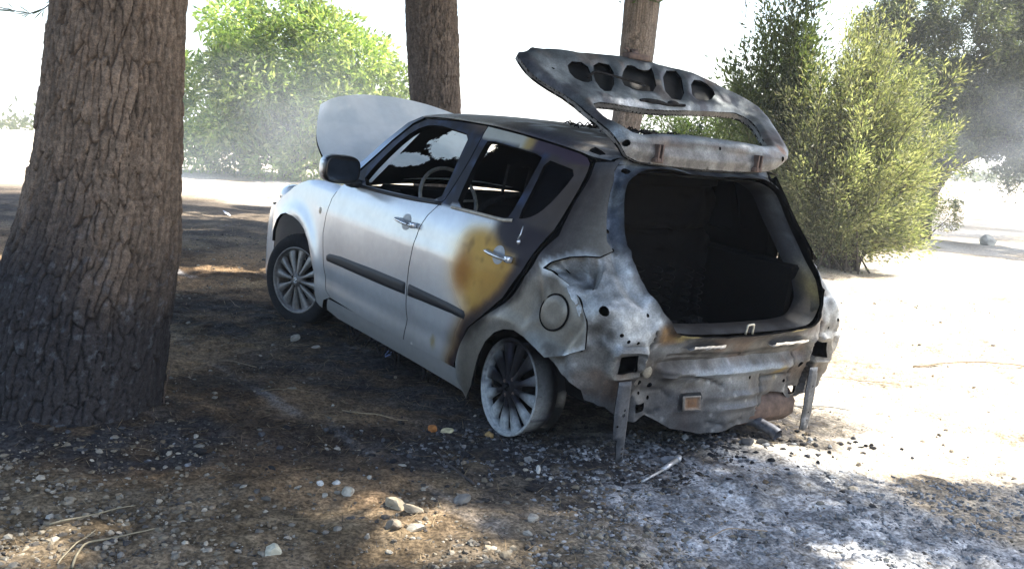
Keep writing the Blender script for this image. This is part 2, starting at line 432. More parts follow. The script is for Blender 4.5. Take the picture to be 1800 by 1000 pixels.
# ------------------------------------------------------------------ the burnt car: body surface
def Wz(z): return ip(z,[.10,.19,.22,.31,.45,.60,.80,.92,1.0,1.06,1.2,1.37,1.44,1.52],[.74,.775,.79,.813,.826,.831,.826,.812,.790,.768,.708,.632,.598,.55])
def Xr(z): return ip(z,[.1,.25,.5,.62,.74,.80,.88,.99,1.07,1.19,1.29,1.36,1.45],[-.50,-.52,-.54,-.565,-.60,-.585,-.535,-.435,-.38,-.31,-.265,-.22,-.17])
def side_y(x,z):
    u=np.clip((x-1.05)/1.5,-1.2,1.4)
    b=-.018*u**2*(z<9)
    # arch flares
    b=b+.022*np.exp(-((x/.46)**2+((z-.45)/.30)**2)**2)+.018*np.exp(-(((x-2.43)/.46)**2+((z-.45)/.30)**2)**2)
    nose=np.clip(x-2.75,0,1);b=b-.9*nose**2
    # top narrows toward front/rear
    t=np.clip((z-1.05)/.4,0,1);b=b-.05*t*np.clip((x-.9)/.8,0,1)**2-.075*np.clip((z-.85)/.45,0,1)*np.clip((.35-x)/.55,0,1.2)**2
    return Wz(z)+b
def wrap(s,z,inset=0.0,r0=.17):
    s=np.asarray(s,float);z=np.asarray(z,float)
    r=r0-.07*np.clip((z-.9)/.35,0,1)
    X=Xr(z)+inset
    yc=side_y(X+r,z)-inset
    sc=r-r*np.pi/2
    s0=sc-(yc-r)
    mir=s<s0
    ss=np.where(mir,2*s0-s,s)
    phi=np.clip((r-ss)/r,0,np.pi/2)
    x1=X+ss;y1=side_y(x1,z)-inset
    x2=X+r-r*np.sin(phi);y2=yc-r+r*np.cos(phi)
    x3=X;y3=yc-r+(ss-sc)
    x=np.where(ss>=r,x1,np.where(ss>=sc,x2,x3))
    y=np.where(ss>=r,y1,np.where(ss>=sc,y2,y3))
    # rear crown
    x=x-.035*np.clip(1-(y/yc)**2,0,1)*(ss<r)
    y=np.where(mir,-y,y)
    return np.stack([x,y,z+0*s],-1)

def s_mid(z, inset=0.0, r0=.17):
    r = r0 - .07 * np.clip((z - .9) / .35, 0, 1); yc = side_y(Xr(z) + inset + r, z) - inset
    return (r - r * np.pi / 2) - (yc - r)
def mirror_s(pts, inset=0.0): return [(float(2 * s_mid(np.array(z), inset) - s), z) for s, z in pts]
def map_side(q): return np.stack([q[:, 0], side_y(q[:, 0], q[:, 1]), q[:, 1]], -1)
def map_wrap(inset=0.0): return lambda q: wrap(q[:, 0], q[:, 1], inset)

def densify(poly, res, closed=True):
    poly = [np.asarray(p, float) for p in poly]; out = []
    for a, b in zip(poly, poly[1:] + (poly[:1] if closed else [])):
        n = max(1, int(math.ceil(np.linalg.norm(b - a) / res)))
        out += [a + (b - a) * k / n for k in range(n)]
    if not closed: out.append(poly[-1])
    return out

def smooth_poly(poly, it=1, keep=()):
    # Chaikin corner cutting for traced outlines
    poly = [np.asarray(p, float) for p in poly]
    for _ in range(it):
        o = []
        for a, b in zip(poly, poly[1:] + poly[:1]): o += [a * .75 + b * .25, a * .25 + b * .75]
        poly = o
    return poly

def cut(outer, holes, res):
    loops = [densify(outer, res)] + [densify(h, min(res, .02)) for h in holes]
    V = []; E = []
    for lp in loops:
        o = len(V); V += [Vector(p) for p in lp]; E += [(o + i, o + (i + 1) % len(lp)) for i in range(len(lp))]
    bpts = np.array([v[:] for v in V]); mn = bpts.min(0); mx = bpts.max(0)
    gx, gy = np.meshgrid(np.arange(mn[0], mx[0], res), np.arange(mn[1], mx[1], res * .866), indexing='ij')
    gx = gx + (np.arange(gx.shape[1]) % 2)[None] * res / 2; g = np.stack([gx.ravel(), gy.ravel()], -1)
    ok = in_poly(g, loops[0])
    for h in loops[1:]: ok &= ~in_poly(g, h)
    g = g[ok]
    for k in range(0, len(g), 4000):
        d = np.min(((g[k:k + 4000, None] - bpts[None]) ** 2).sum(-1), 1); ok2 = d > (res * .45) ** 2
        g[k:k + 4000][~ok2] = np.nan
    g = g[~np.isnan(g[:, 0])]
    V += [Vector(p) for p in g]
    ov, oe, of = delaunay_2d_cdt(V, E, [], 0, 1e-6)[:3]
    q = np.array([v[:] for v in ov]); F = np.array([f[:] for f in of]); c = q[F].mean(1)
    ok = in_poly(c, loops[0])
    for h in loops[1:]: ok &= ~in_poly(c, h)
    return q, F[ok]

def panel_geo(outer, holes, mapf, res=.025, thick=.02, disp=None, off=0.0, centre=(0.9, 0, .7)):
    q, F = cut(outer, holes, res); e = 1e-4; P = mapf(q)
    n = np.cross(mapf(q + [e, 0]) - P, mapf(q + [0, e]) - P); n /= np.linalg.norm(n, axis=1)[:, None] + 1e-15
    cen = np.array(centre) * np.array([0, 1, 1]) + np.stack([np.clip(P[:, 0], .2, 2.4), 0 * P[:, 0], 0 * P[:, 0]], -1)
    if (n * (P - cen)).sum() < 0: n = -n
    fn = np.cross(P[F[:, 1]] - P[F[:, 0]], P[F[:, 2]] - P[F[:, 0]])
    if (fn * n[F[:, 0]]).sum() < 0: F = F[:, ::-1]
    d = off + (disp(P, q) if disp is not None else 0)
    P1 = P + n * np.reshape(d, (-1, 1)) if np.ndim(d) else P + n * d
    P0 = P1 - n * thick
    ed = np.concatenate([F[:, [0, 1]], F[:, [1, 2]], F[:, [2, 0]]]); key = ed.min(1) * (len(q) + 1) + ed.max(1)
    _, inv, cnt = np.unique(key, return_inverse=True, return_counts=True); be = ed[cnt[inv] == 1]
    N = len(q); R = np.concatenate([P1[be[:, 0]], P1[be[:, 1]], P0[be[:, 1]], P0[be[:, 0]]]); m = len(be); b0 = 2 * N
    rim = np.stack([b0 + np.arange(m), b0 + 3 * m + np.arange(m), b0 + 2 * m + np.arange(m), b0 + m + np.arange(m)], 1)
    V = np.concatenate([P1, P0, R]); Q = np.concatenate([q, q, q[be[:, 0]], q[be[:, 1]], q[be[:, 1]], q[be[:, 0]]])
    mi = np.concatenate([np.zeros(len(F)), np.ones(len(F)), np.ones(m)]).astype(int)
    return V, [np.concatenate([F, F[:, ::-1] + N]), rim], mi, Q

def panel(name, parent, outer, holes, mapf, paint, mats, mirror=False, **k):
    V, F, mi, Q = panel_geo(outer, holes, mapf, **k)
    c, mr = paint(V, Q)
    if mirror:
        V = V * [1, -1, 1]; F = [f[:, ::-1] for f in F]
    o = part(name, V, F, mats, parent, col=c, mr=mr, mat_index=mi, sharp=50)
    return o

# ------------------------------------------------------------------ the burnt car: outlines measured on the body (x, z) or round the corner (s, z)
FD_FRONT=[(1.835,0.969),(1.911,0.882),(1.945,0.769),(1.956,0.667),(1.928,0.56),(1.893,0.369),(1.878,0.33),(1.82,0.301)]
FD_REAR=[(0.91,0.298),(0.887,0.416),(0.895,0.534),(0.898,0.605),(0.898,0.688),(0.886,0.787),(0.861,0.895),(0.82,0.965),(0.758,1.028),(0.729,1.06),(0.705,1.144),(0.684,1.267),(0.68,1.397),(0.677,1.432)]
FD_TOP=[(0.792,1.434),(0.986,1.433),(1.27,1.42),(1.386,1.378),(1.516,1.272),(1.63,1.15),(1.72,1.05),(1.80,.985)]
FD_WIN=[(1.62,1.012),(1.545,1.16),(1.412,1.31),(1.273,1.385),(1.105,1.402),(0.941,1.392),(0.784,1.38),(0.777,1.281),(0.765,1.147),(0.765,1.044),(1.015,1.03),(1.348,1.018)]
RD_TOP=[(0.668,1.432),(0.369,1.417),(0.154,1.4),(-0.028,1.379),(-0.075,1.366),(-0.1,1.345),(-0.107,1.312),(-0.113,1.238),(-0.112,1.128),(-0.106,1.058)]
RD_REAR=[(-0.088,1.02),(-0.055,0.948),(-0.015,0.853),(0.062,0.724),(0.185,0.615),(0.291,0.529),(0.348,0.425),(0.404,0.313)]
RD_WIN=[(0.61,1.372),(0.372,1.359),(0.170,1.346),(0.171,1.31),(0.176,1.178),(0.188,1.064),(0.215,1.05),(0.408,1.047),(0.613,1.042),(0.626,1.155),(0.622,1.340)]
RD_QWIN=[(0.138,1.333),(0.044,1.321),(-0.056,1.305),(-0.041,1.226),(-0.001,1.134),(0.047,1.088),(0.101,1.068),(0.131,1.066),(0.130,1.211)]
RAILX=[(1.72,1.13),(1.62,1.24),(1.46,1.375),(1.33,1.43),(1.005,1.444),(0.671,1.442),(0.43,1.430),(0.165,1.41),(-0.019,1.389),(-0.1,1.376),(-0.185,1.372)]
ARCH_F=[(2.017,0.233),(2.017,0.266),(2.026,0.338),(2.039,0.426),(2.075,0.509),(2.129,0.588),(2.204,0.64),(2.3,0.673),(2.417,0.691),(2.536,0.693),(2.626,0.67),(2.686,0.625),(2.728,0.546),(2.744,0.472)]
FEND_TOP=[(1.844,0.972),(1.972,0.971),(2.097,0.969),(2.214,0.959),(2.312,0.939),(2.418,0.908),(2.512,0.869)]
Q_FRONT=[(0.100,1.354),(0.118,1.32),(0.163,1.221),(0.222,1.097),(0.252,1.04),(0.378,0.945),(0.508,0.845),(0.628,0.717),(0.716,0.623),(0.808,0.537),(0.868,0.43),(0.912,0.335),(0.915,0.231),(0.850,0.163)]
Q_ARCH=[(0.773,0.266),(0.748,0.332),(0.72,0.429),(0.683,0.506),(0.633,0.565),(0.577,0.597),(0.503,0.614),(0.42,0.606),(0.331,0.58),(0.27,0.557)]
Q_REAR=[(0.172,0.596),(0.093,0.647),(0.117,0.707),(0.142,0.783),(0.165,0.835),(0.215,0.873),(0.296,0.898),(0.368,0.901),(0.302,0.93),(0.183,0.973),(0.098,0.992),(0.04,0.998)]
Q_DP=[(-0.011,1.025),(0.015,1.057),(0.024,1.16),(0.026,1.254),(0.015,1.335),(-0.01,1.372)]
LAMP=[(0.375,0.892),(0.31,0.923),(0.187,0.968),(0.099,0.987),(0.054,0.98),(0.03,0.954),(0.074,0.875),(0.122,0.857),(0.21,0.869),(0.254,0.878)]
OPEN_L=[(-0.312,1.338),(-0.148,1.339),(-0.08,1.32),(-0.037,1.292),(-0.028,1.252),(-0.035,1.187),(-0.05,1.07),(-0.07,0.989),(-0.085,0.93),(-0.126,0.879),(-0.16,0.825),(-0.2,0.785),(-0.248,0.742),(-0.301,0.724),(-0.48,0.713)]
RB_BOT=[(0.273,0.549),(0.127,0.508),(0.054,0.471),(0.038,0.427),(-0.04,0.414),(-0.072,0.386),(-0.166,0.336),(-0.257,0.358),(-0.334,0.321),(-0.411,0.278),(-0.568,0.245),(-0.708,0.25),(-0.795,0.268),(-0.949,0.261)]
MUFF=[(-0.972,0.268),(-0.961,0.316),(-0.983,0.388),(-1.047,0.398),(-1.154,0.385),(-1.198,0.343),(-1.189,0.31)]

SILVER = np.array([.60, .63, .65])
def paint_door(V, Q):
    x, y, z = V.T; n1 = fbm(V, 3.0, 4, 5); n2 = fbm(V, 14, 4, 6); n3 = fbm(V * [1, 1, 4], 40, 3, 8)
    c = np.tile(SILVER, (len(V), 1)); c = c * (1 - .10 * (fbm(V, 1.6, 3, 4)[:, None] - .4))
    m = np.tile([.42, .24, .4], (len(V), 1))
    rearp = seg_dist(np.stack([x, z], -1), RD_REAR + []) ; isr = sst(.72, .55, x)
    # dust low on the doors, a breath of smoke under the windows
    c = c * (1 - .20 * sst(.955, 1.02, z + .05 * (n1 - .5)) * sst(1.5, .5, x) - .07 * sst(.46, .70, fbm(V * [1, 1, .45], 5, 4, 10)))[:, None]
    c = mix(c, [.30, .28, .24], sst(.52, .28, z + .12 * (n1 - .5)) * .5)
    # ochre heat stain on the rear door with its orange core, then scorch towards the shut line
    yel = (gauss(x, z, .23, .79, .36, .165) * 1.3 + .6 * gauss(x, z, .20, .64, .13, .09) + .55 * gauss(x, z, .30, .95, .22, .07)) * isr * sst(.80, .34, x + .08 * (n1 - .5))
    yraw = yel + .26 * (n1 - .5) * sst(.02, .3, yel) + .10 * (n2 - .5) * sst(.05, .4, yel); ya = sst(.03, .70, yraw); yb = sst(.28, 1.05, yraw)
    c = mix(c, [.56, .47, .26], ya * .72); c = mix(c, [.50, .29, .045], yb * .95); yel = yb
    c = mix(c, [.36, .18, .025], sst(.25, 1.0, gauss(x, z, .16, .75, .24, .12) + .5 * (n2 - .5)) * .7 * isr)
    c = mix(c, [.31, .125, .014], sst(.05, 1.05, gauss(x, z, .415, .765, .095, .12) + .2 * (n2 - .5)) * .95)
    c = mix(c, [.12, .06, .02], sst(.60, .74, fbm(V, 26, 4, 9)) * yel * .5); c = mix(c, [.36, .28, .10], sst(.3, .9, gauss(x, z, .62, .37, .03, .045) + .3 * (n2 - .5)) * .8)
    sc = sst(.075, .012, rearp + .03 * (n2 - .5)) * isr; c = mix(c, [.30, .17, .03], sst(.17, .04, rearp + .06 * (n1 - .5)) * isr * sst(.93, .80, z) * .8); c = mix(c, [.085, .030, .010], sst(.085, .02, rearp + .05 * (n2 - .5)) * isr * .9); c = mix(c, [.018, .012, .014], sc)
    soot = np.maximum(gauss(x, z, .02, 1.02, .26, .115) * 1.5, gauss(x, z, -.03, .92, .10, .09) * 1.2) * isr; soot = sst(.3, .85, soot + .4 * (n1 - .5)); c = mix(c, [.022, .018, .023], soot)
    # window frames: black plastic-film, heat-blued on the pillar
    blk = sst(1.022, 1.04, z - np.where(x < .66, .012, -.02 * (x - .7)))
    blue = mix([.012, .013, .02], [.03, .045, .09], sst(.45, .7, n2))
    c = mix(c, blue, blk); 
    zt = 1.376 - .061 * (.61 - x); strip = sst(0, .006, z - zt) * (x < .675)
    beige = mix([.42, .42, .36], [.36, .26, .09], sst(.36, .30, x)); beige = mix(beige, [.045, .032, .05], sst(.31, .24, x + .05 * (n2 - .5)))
    c = mix(c, beige, strip)
    tail = sst(.16, .10, x) * blk * (1 - strip); c = mix(c, mix([.036, .030, .029], [.075, .062, .052], sst(.35, .65, n1)), tail * .9)
    fr = sst(.9, .72, x) * sst(1.405, 1.415, z) * (x > .676); c = mix(c, [.10, .07, .05], fr)
    dark = np.maximum(np.maximum(yel, soot), np.maximum(sc, blk * (1 - strip * .5)))
    m = mix(m, [.05, .50, .04], np.clip(dark * 1.15, 0, 1))
    c = c * (1 + .14 * (n3 - .5))[:, None]
    return c, m

def paint_front(V, Q):
    c, m = np.tile(SILVER, (len(V), 1)), np.tile([.42, .26, .4], (len(V), 1)); n1 = fbm(V, 3, 4, 15)
    return mix(c, [.30, .28, .24], sst(.50, .26, V[:, 2] + .12 * (n1 - .5)) * .5), m

def paint_quarter(V, Q):
    x, y, z = V.T; n1 = fbm(V, 4, 4, 25); n2 = fbm(V, 16, 5, 26); n3 = fbm(V * [1, 1, 3], 45, 3, 28)
    c = mix([.205, .190, .160], [.30, .285, .25], sst(.32, .68, n1)); c = mix(c, [.14, .135, .13], sst(.56, .74, n1 * .4 + n2 * .6) * .5)
    cool = gauss(x, z, -.25, .58, .22, .10); c = mix(c, [.20, .225, .235], sst(.3, .9, cool + .4 * (n1 - .5)) * .8)
    c = mix(c, [.135, .14, .14], sst(.5, .6, gauss(x, z, -.33, .60, .10, .035) + .3 * (n2 - .5)))
    q = np.stack([Q[:, 0], Q[:, 1]], -1); dg = seg_dist(q, Q_FRONT)
    c = mix(c, [.012, .011, .013], sst(.045, .006, dg + .03 * (n2 - .5)) * sst(.35, .55, z)); c = mix(c, [.06, .05, .05], sst(.20, .04, dg + .1 * (n1 - .5)) * sst(.75, .95, z) * .75)
    c = mix(c, [.40, .42, .41], sst(.30, .42, x) * sst(.62, .45, z) * .8)
    c = mix(c, [.05, .06, .075], sst(1.29, 1.40, z + .12 * (n1 - .5)) * .9)
    c = mix(c, [.07, .07, .072], np.exp(-(np.hypot((q[:, 0] - .412) / .022, (q[:, 1] - .745) / .05)) ** 2) * .8)  # shade of the dent beside the fuel flap, put into the colour
    dr = seg_dist(q, Q_REAR); c = mix(c, [.52, .55, .56], sst(.022, .004, dr + .016 * (n2 - .5)) * sst(.4, .6, n1 + .15))  # rear edge painted pale, a lit rim put into the colour
    c = c * .84 * (1 + .15 * (n3 - .5))[:, None]
    c = c * 1.15; return c, np.tile([.55, .45, .05], (len(V), 1))

def paint_rear(V, Q):
    x, y, z = V.T; n1 = fbm(V, 4.5, 4, 35); n2 = fbm(V, 13, 5, 36); n3 = fbm(V, 45, 4, 37); n4 = fbm(V * [1, 1, .3], 22, 4, 38)
    c = mix([.125, .120, .112], [.25, .245, .232], sst(.35, .65, n1))
    c = mix(c, [.17, .185, .195], sst(.50, .70, n1) * .6)
    c = mix(c, [.045, .038, .034], sst(.52, .72, fbm(V, 3.2, 5, 39)) * .8)
    c = mix(c, [.15, .09, .055], sst(.56, .74, fbm(V, 6, 4, 40)) * .5)
    steel = gauss(y, z, -.05, .525, .42, .045) + .6 * gauss(y, z, -.02, .385, .3, .025)
    c = mix(c, [.30, .345, .385], sst(.35, .9, steel + .6 * (n4 - .5)) * .85)
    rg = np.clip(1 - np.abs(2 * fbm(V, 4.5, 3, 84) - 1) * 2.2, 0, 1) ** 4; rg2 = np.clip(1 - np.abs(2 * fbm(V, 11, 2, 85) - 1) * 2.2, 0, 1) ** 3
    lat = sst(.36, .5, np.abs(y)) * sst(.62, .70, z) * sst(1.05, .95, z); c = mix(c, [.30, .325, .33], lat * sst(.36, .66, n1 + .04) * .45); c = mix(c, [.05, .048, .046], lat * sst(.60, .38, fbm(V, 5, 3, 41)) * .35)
    c = mix(c, [.66, .70, .72], np.clip(lat * (rg * .75 + rg2 * .25), 0, .85)); c = mix(c, [.42, .44, .45], (1 - lat) * rg2 * sst(.5, .65, n1) * .35)  # fold crests painted paler to bring out the relief
    c = mix(c, [.21, .115, .035], sst(.3, .8, gauss(y, z, .47, .735, .09, .07) + .6 * (n2 - .5)) * .85)
    c = mix(c, [.38, .29, .10], sst(.45, .9, gauss(y, z, .40, .715, .05, .03) + gauss(y, z, -.34, .50, .05, .05) + gauss(y, z, -.52, .80, .03, .06) + .5 * (n2 - .5)) * .8)
    fl = sst(.98, 1.08, z); c = mix(c, mix([.10, .125, .165], [.27, .31, .34], sst(.4, .62, n2)), fl * .9)
    c = mix(c, [.03, .035, .06], fl * sst(1.24, 1.33, z) * sst(.35, .6, n1) * .8)
    for sm in [SEAM, SEAM_R] + GROOVES: c = mix(c, [.012, .012, .012], sst(.011, .003, seg_dist(Q, sm)) * .9)
    for hq in HOLE_Q: hd = seg_dist(Q, hq + hq[:1]); c = mix(c, [.30, .29, .26], np.exp(-((hd - .020) / .008) ** 2) * sst(.4, .6, n2 + .08) * .8)
    for lp in (LAMP, mirror_s(LAMP, .03)): c = mix(c, [.06, .062, .066], in_poly(Q, lp) * sst(.0, .05, seg_dist(Q, lp + lp[:1])) * .6)  # lamp pockets painted darker inward, adding to their shade
    edge = seg_dist(Q, OPEN_ALL); c = mix(c, [.02, .02, .024], sst(.024, .004, edge + .01 * (n3 - .5)) * .8)
    sil = sst(.735, .722, z) * sst(.705, .715, z) * (np.abs(y) < .42); c = mix(c, [.50, .42, .19], sil * sst(.42, .5, n1 + .05))
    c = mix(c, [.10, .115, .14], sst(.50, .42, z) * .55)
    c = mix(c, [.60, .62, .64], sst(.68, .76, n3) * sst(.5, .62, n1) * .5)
    c = c * (.86 - .24 * sst(.60, .45, z))[:, None] * (1 + .2 * (n3 - .5))[:, None]  # lower part painted darker to offset light bounced off the ground
    return c, np.tile([.45, .57, .0], (len(V), 1))

def paint_roof(V, Q):
    x, y, z = V.T; n1 = fbm(V, 3.5, 4, 55); n2 = fbm(V, 15, 5, 56)
    c = mix([.30, .275, .23], [.38, .37, .34], sst(.35, .65, n1)); c = mix(c, [.07, .055, .045], sst(.75, .45, x + .3 * (n1 - .5)) * sst(-.3, .1, x + .3 * (n2 - .5)) * .8)
    ed = sst(.42, .56, np.abs(y)); c = mix(c, [.04, .04, .055], ed * sst(.52, .30, x) * sst(-.02, .1, x) * .9)
    c = mix(c, [.035, .05, .075], sst(-.02, -.14, x + .1 * (n1 - .5)) * sst(.4, .6, n2 + .15) * .8)
    c = mix(c, [.48, .50, .50], sst(.55, .7, n2) * (1 - ed) * .7)
    return c * 1.15, np.tile([.1, .72, .0], (len(V), 1))

def paint_gate(V, Q):
    x, y, z = V.T; n1 = fbm(V, 5, 4, 65); n2 = fbm(V, 16, 5, 66); n3 = fbm(V, 50, 3, 67)
    c = mix([.070, .082, .09], [.16, .178, .185], sst(.35, .65, n1)); c = mix(c, [.32, .34, .34], sst(.56, .70, n1 * .5 + n2 * .5) * .7)
    c = mix(c, [.04, .04, .05], sst(.57, .70, fbm(V, 8, 4, 68)) * .75); c = mix(c, [.15, .115, .09], sst(.55, .68, fbm(V, 6, 3, 69)) * .55)
    v = Q[:, 1]; c = mix(c, mix([.10, .095, .09], [.165, .16, .152], sst(.4, .6, n2)), sst(.07, .045, v + .03 * (n1 - .5)) * .85); c = mix(c, [.24, .28, .31], np.exp(-((v - .115) / .022) ** 2) * .6); c = mix(c, [.06, .045, .035], np.exp(-((v - .068 - .012 * np.cos(7 * y)) / .012) ** 2) * .7); c = mix(c, [.055, .045, .05], sst(.10, .03, np.abs(v - .24)) * sst(.36, .45, np.abs(y)) * .6)
    c = mix(c, [.2, .10, .05], sst(.4, .9, gauss(y, v, -.52, .12, .04, .05) + .4 * (n2 - .5)) * .8)
    c = mix(c, [.55, .56, .56], sst(.5, .8, gauss(y, v, .25, .40, .17, .028) + .6 * (n3 - .5)) * .8)
    c = c * (1 + .4 * (n3 - .5))[:, None]
    c = c * 1.1; return c, np.tile([.42, .56, .0], (len(V), 1))

# ------------------------------------------------------------------ the burnt car: assembly
car = thing('burnt_car', 'burnt out silver hatchback with scorched rear end and tailgate flipped up', 'car')
car.matrix_world = Matrix([[*CAR_M[0], CAR_O[0]], [*CAR_M[1], CAR_O[1]], [*CAR_M[2], CAR_O[2]], [0, 0, 0, 1]])
BM = [M_BODY, M_SOOT]; RM = [M_BURNT, M_SOOT]

def off_x(pts, d): return [(x + d, z) for x, z in pts]
FD = FD_FRONT + [(1.40, .294)] + FD_REAR + FD_TOP
RD = [(x - .007, z) for x, z in FD_REAR[::-1]] + [(.66, .299), (.43, .303)] + RD_REAR[::-1] + RD_TOP[::-1]
RD = RD[:-1]
def dent(amp, sc, seed): return lambda P, q: amp * (fbm(P, sc, 3, seed) - .5)
def crease(P, q): return .006 * (fbm(P, 1.5, 2, 71) - .5) - .010 * np.exp(-((P[:, 2] - .40) / .05) ** 2) + .004 * sst(.86, .80, P[:, 2])
for mir in (False, True):
    fd = panel('front_door', car, FD, [smooth_poly(FD_WIN)], map_side, paint_door, BM, mir, res=.028, thick=.03, disp=crease)
    rd = panel('rear_door', car, RD, [smooth_poly(RD_WIN), smooth_poly(RD_QWIN)], map_side, paint_door, BM, mir, res=.022, thick=.03, disp=crease)
    if not mir:
        rd['label'] = 'scorched left rear door with ochre and rust brown heat stain'; FDOOR, RDOOR = fd, rd
    FEN = [FD_FRONT[0]] + FD_FRONT[1:] ; FEN = [(x + .007, z) for x, z in FEN] + [(1.93, .262), (1.97, .205)] + ARCH_F + [(2.80, .472), (2.86, .60), (2.82, .70), (2.70, .775), (2.60, .82)] + FEND_TOP[::-1]
    fen = panel('front_fender', car, FEN, [], map_side, paint_front, BM, mir, res=.03, thick=.02, disp=lambda P, q: crease(P, q) * sst(2.3, 1.95, P[:, 0]) + .016 * np.exp(-((np.hypot(P[:, 0] - 2.40, P[:, 2] - .32) - .40) / .05) ** 2) - .02 * sst(.93, .98, P[:, 2]))
    ROCK = [(1.885, .278), (1.42, .290), (.897, .292), (.43, .297), (.40, .298), (.36, .305)] + [(.33, .24), (.37, .185), (.472, .189), (.887, .19), (1.253, .185), (1.80, .172), (1.95, .19)]
    panel('sill', car, ROCK, [], map_side, paint_front, BM, mir, res=.03, thick=.05, off=-.006)
    QP = Q_FRONT + Q_ARCH + Q_REAR + Q_DP
    qp = panel('quarter_panel', car, QP, [], map_wrap(0), paint_quarter, [M_QUARTER, M_SOOT], mir, res=.02, thick=.012, disp=lambda P, q: .010 * (fbm(P, 2.2, 3, 72) - .5) + .012 * np.exp(-((np.hypot(P[:, 0], P[:, 2] - .30) - .34) / .035) ** 2) * (P[:, 2] < .72) - .018 * np.exp(-(np.hypot((q[:, 0] - .41) / .028, (q[:, 1] - .74) / .06)) ** 2) + .012 * np.exp(-(seg_dist(q, [(.42, .66), (.36, .86), (.28, .90)]) / .03) ** 2) - .012 * np.exp(-(seg_dist(q, [(.19, .62), (.16, .75), (.20, .86)]) / .025) ** 2) + .014 * np.exp(-((P[:, 2] - .955 - .1 * P[:, 0]) / .045) ** 2) * sst(-.02, -.2, P[:, 0]))
    if not mir: QUARTER = qp
    pil = [(1.33, 1.43), (1.46, 1.385), (1.62, 1.255), (1.74, 1.125), (1.86, .985), (1.815, .983), (1.735, 1.052), (1.645, 1.152), (1.53, 1.277), (1.40, 1.385), (1.30, 1.425)]
    panel('windscreen_pillar', car, pil, [], map_side, lambda V, Q: (mix(np.tile([.30, .36, .44], (len(V), 1)), [.03, .035, .045], sst(1.22, 1.42, V[:, 2])), np.tile([.5, .32, .4], (len(V), 1))), BM, mir, res=.03, thick=.05, off=.004)

# rear body: everything between the two quarter panels, with the tailgate opening
INS = .03
QB = [(s + .016, z) for s, z in Q_DP[::-1]] + [(s + .016, z) for s, z in Q_REAR[::-1]]
LOWR = [(-.072, .386), (-.04, .414), (.038, .427), (.054, .471), (.127, .508), (.273, .549)]
OUTL = [(-.02, 1.388)] + QB + RB_BOT + MUFF + [(-1.25, .338)] + mirror_s(LOWR, INS) + mirror_s(QB[::-1], INS) + mirror_s([(-.02, 1.388)], INS)
OPEN_ALL = smooth_poly(OPEN_L + mirror_s(OPEN_L, INS)[::-1])
def ring(s, z, r, n=10): return [(s + r * math.cos(2 * math.pi * k / n), z + r * math.sin(2 * math.pi * k / n)) for k in range(n)]
HOLE_Q = [[(-.040, .645), (-.112, .65), (-.132, .573), (-.050, .569)], [(-1.240, .648), (-1.345, .644), (-1.378, .565), (-1.275, .571)],
          [(-.188, .417), (-.243, .416), (-.242, .38), (-.192, .378)], [(-1.19, .413), (-1.252, .41), (-1.258, .37), (-1.20, .371)]]
HOLE_R = [ring(.05, .80, .017), ring(.251, .915, .006, 7), ring(.088, .872, .006, 7), ring(-.122, .80, .008, 7), ring(.012, 1.10, .008, 7), ring(-.012, 1.03, .008, 7), ring(-.045, .705, .007, 7), ring(-.085, .70, .007, 7),
          ring(-.014, .725, .008, 7), ring(.10, .63, .007, 7), ring(-.20, .505, .010), ring(-.26, .49, .012), ring(-.262, .435, .009), ring(-.205, .46, .007, 7), ring(-.76, .60, .007), ring(-1.14, .445, .009), ring(-1.215, .53, .016), ring(-.86, .49, .008), ring(-.035, 1.335, .017)]
HOLE_R += [mirror_s(h, INS) for h in (ring(.05, .80, .017), ring(-.02, .74, .008, 7), ring(.012, 1.10, .009, 7), ring(.0, 1.18, .009, 7), ring(-.09, .705, .007, 7))]
SEAM = [(-.168, .735), (-.165, .65), (-.157, .55), (-.157, .45), (-.165, .34)]; SEAM_R = mirror_s(SEAM, INS)
GROOVES = [[(-.13, .478), (-.32, .475), (-.38, .435)], [(-.25, .378), (-.29, .356), (-.335, .372)], [(-.27, .553), (-.45, .533), (-.60, .495), (-.68, .468)], [(-.94, .50), (-.945, .40), (-.955, .29)], [(-1.16, .58), (-1.165, .49), (-1.175, .405)], [(-.95, .488), (-1.16, .478)], [(-.30, .625), (-.72, .612), (-1.12, .622)], [(-.60, .30), (-.72, .275), (-.84, .30)]]
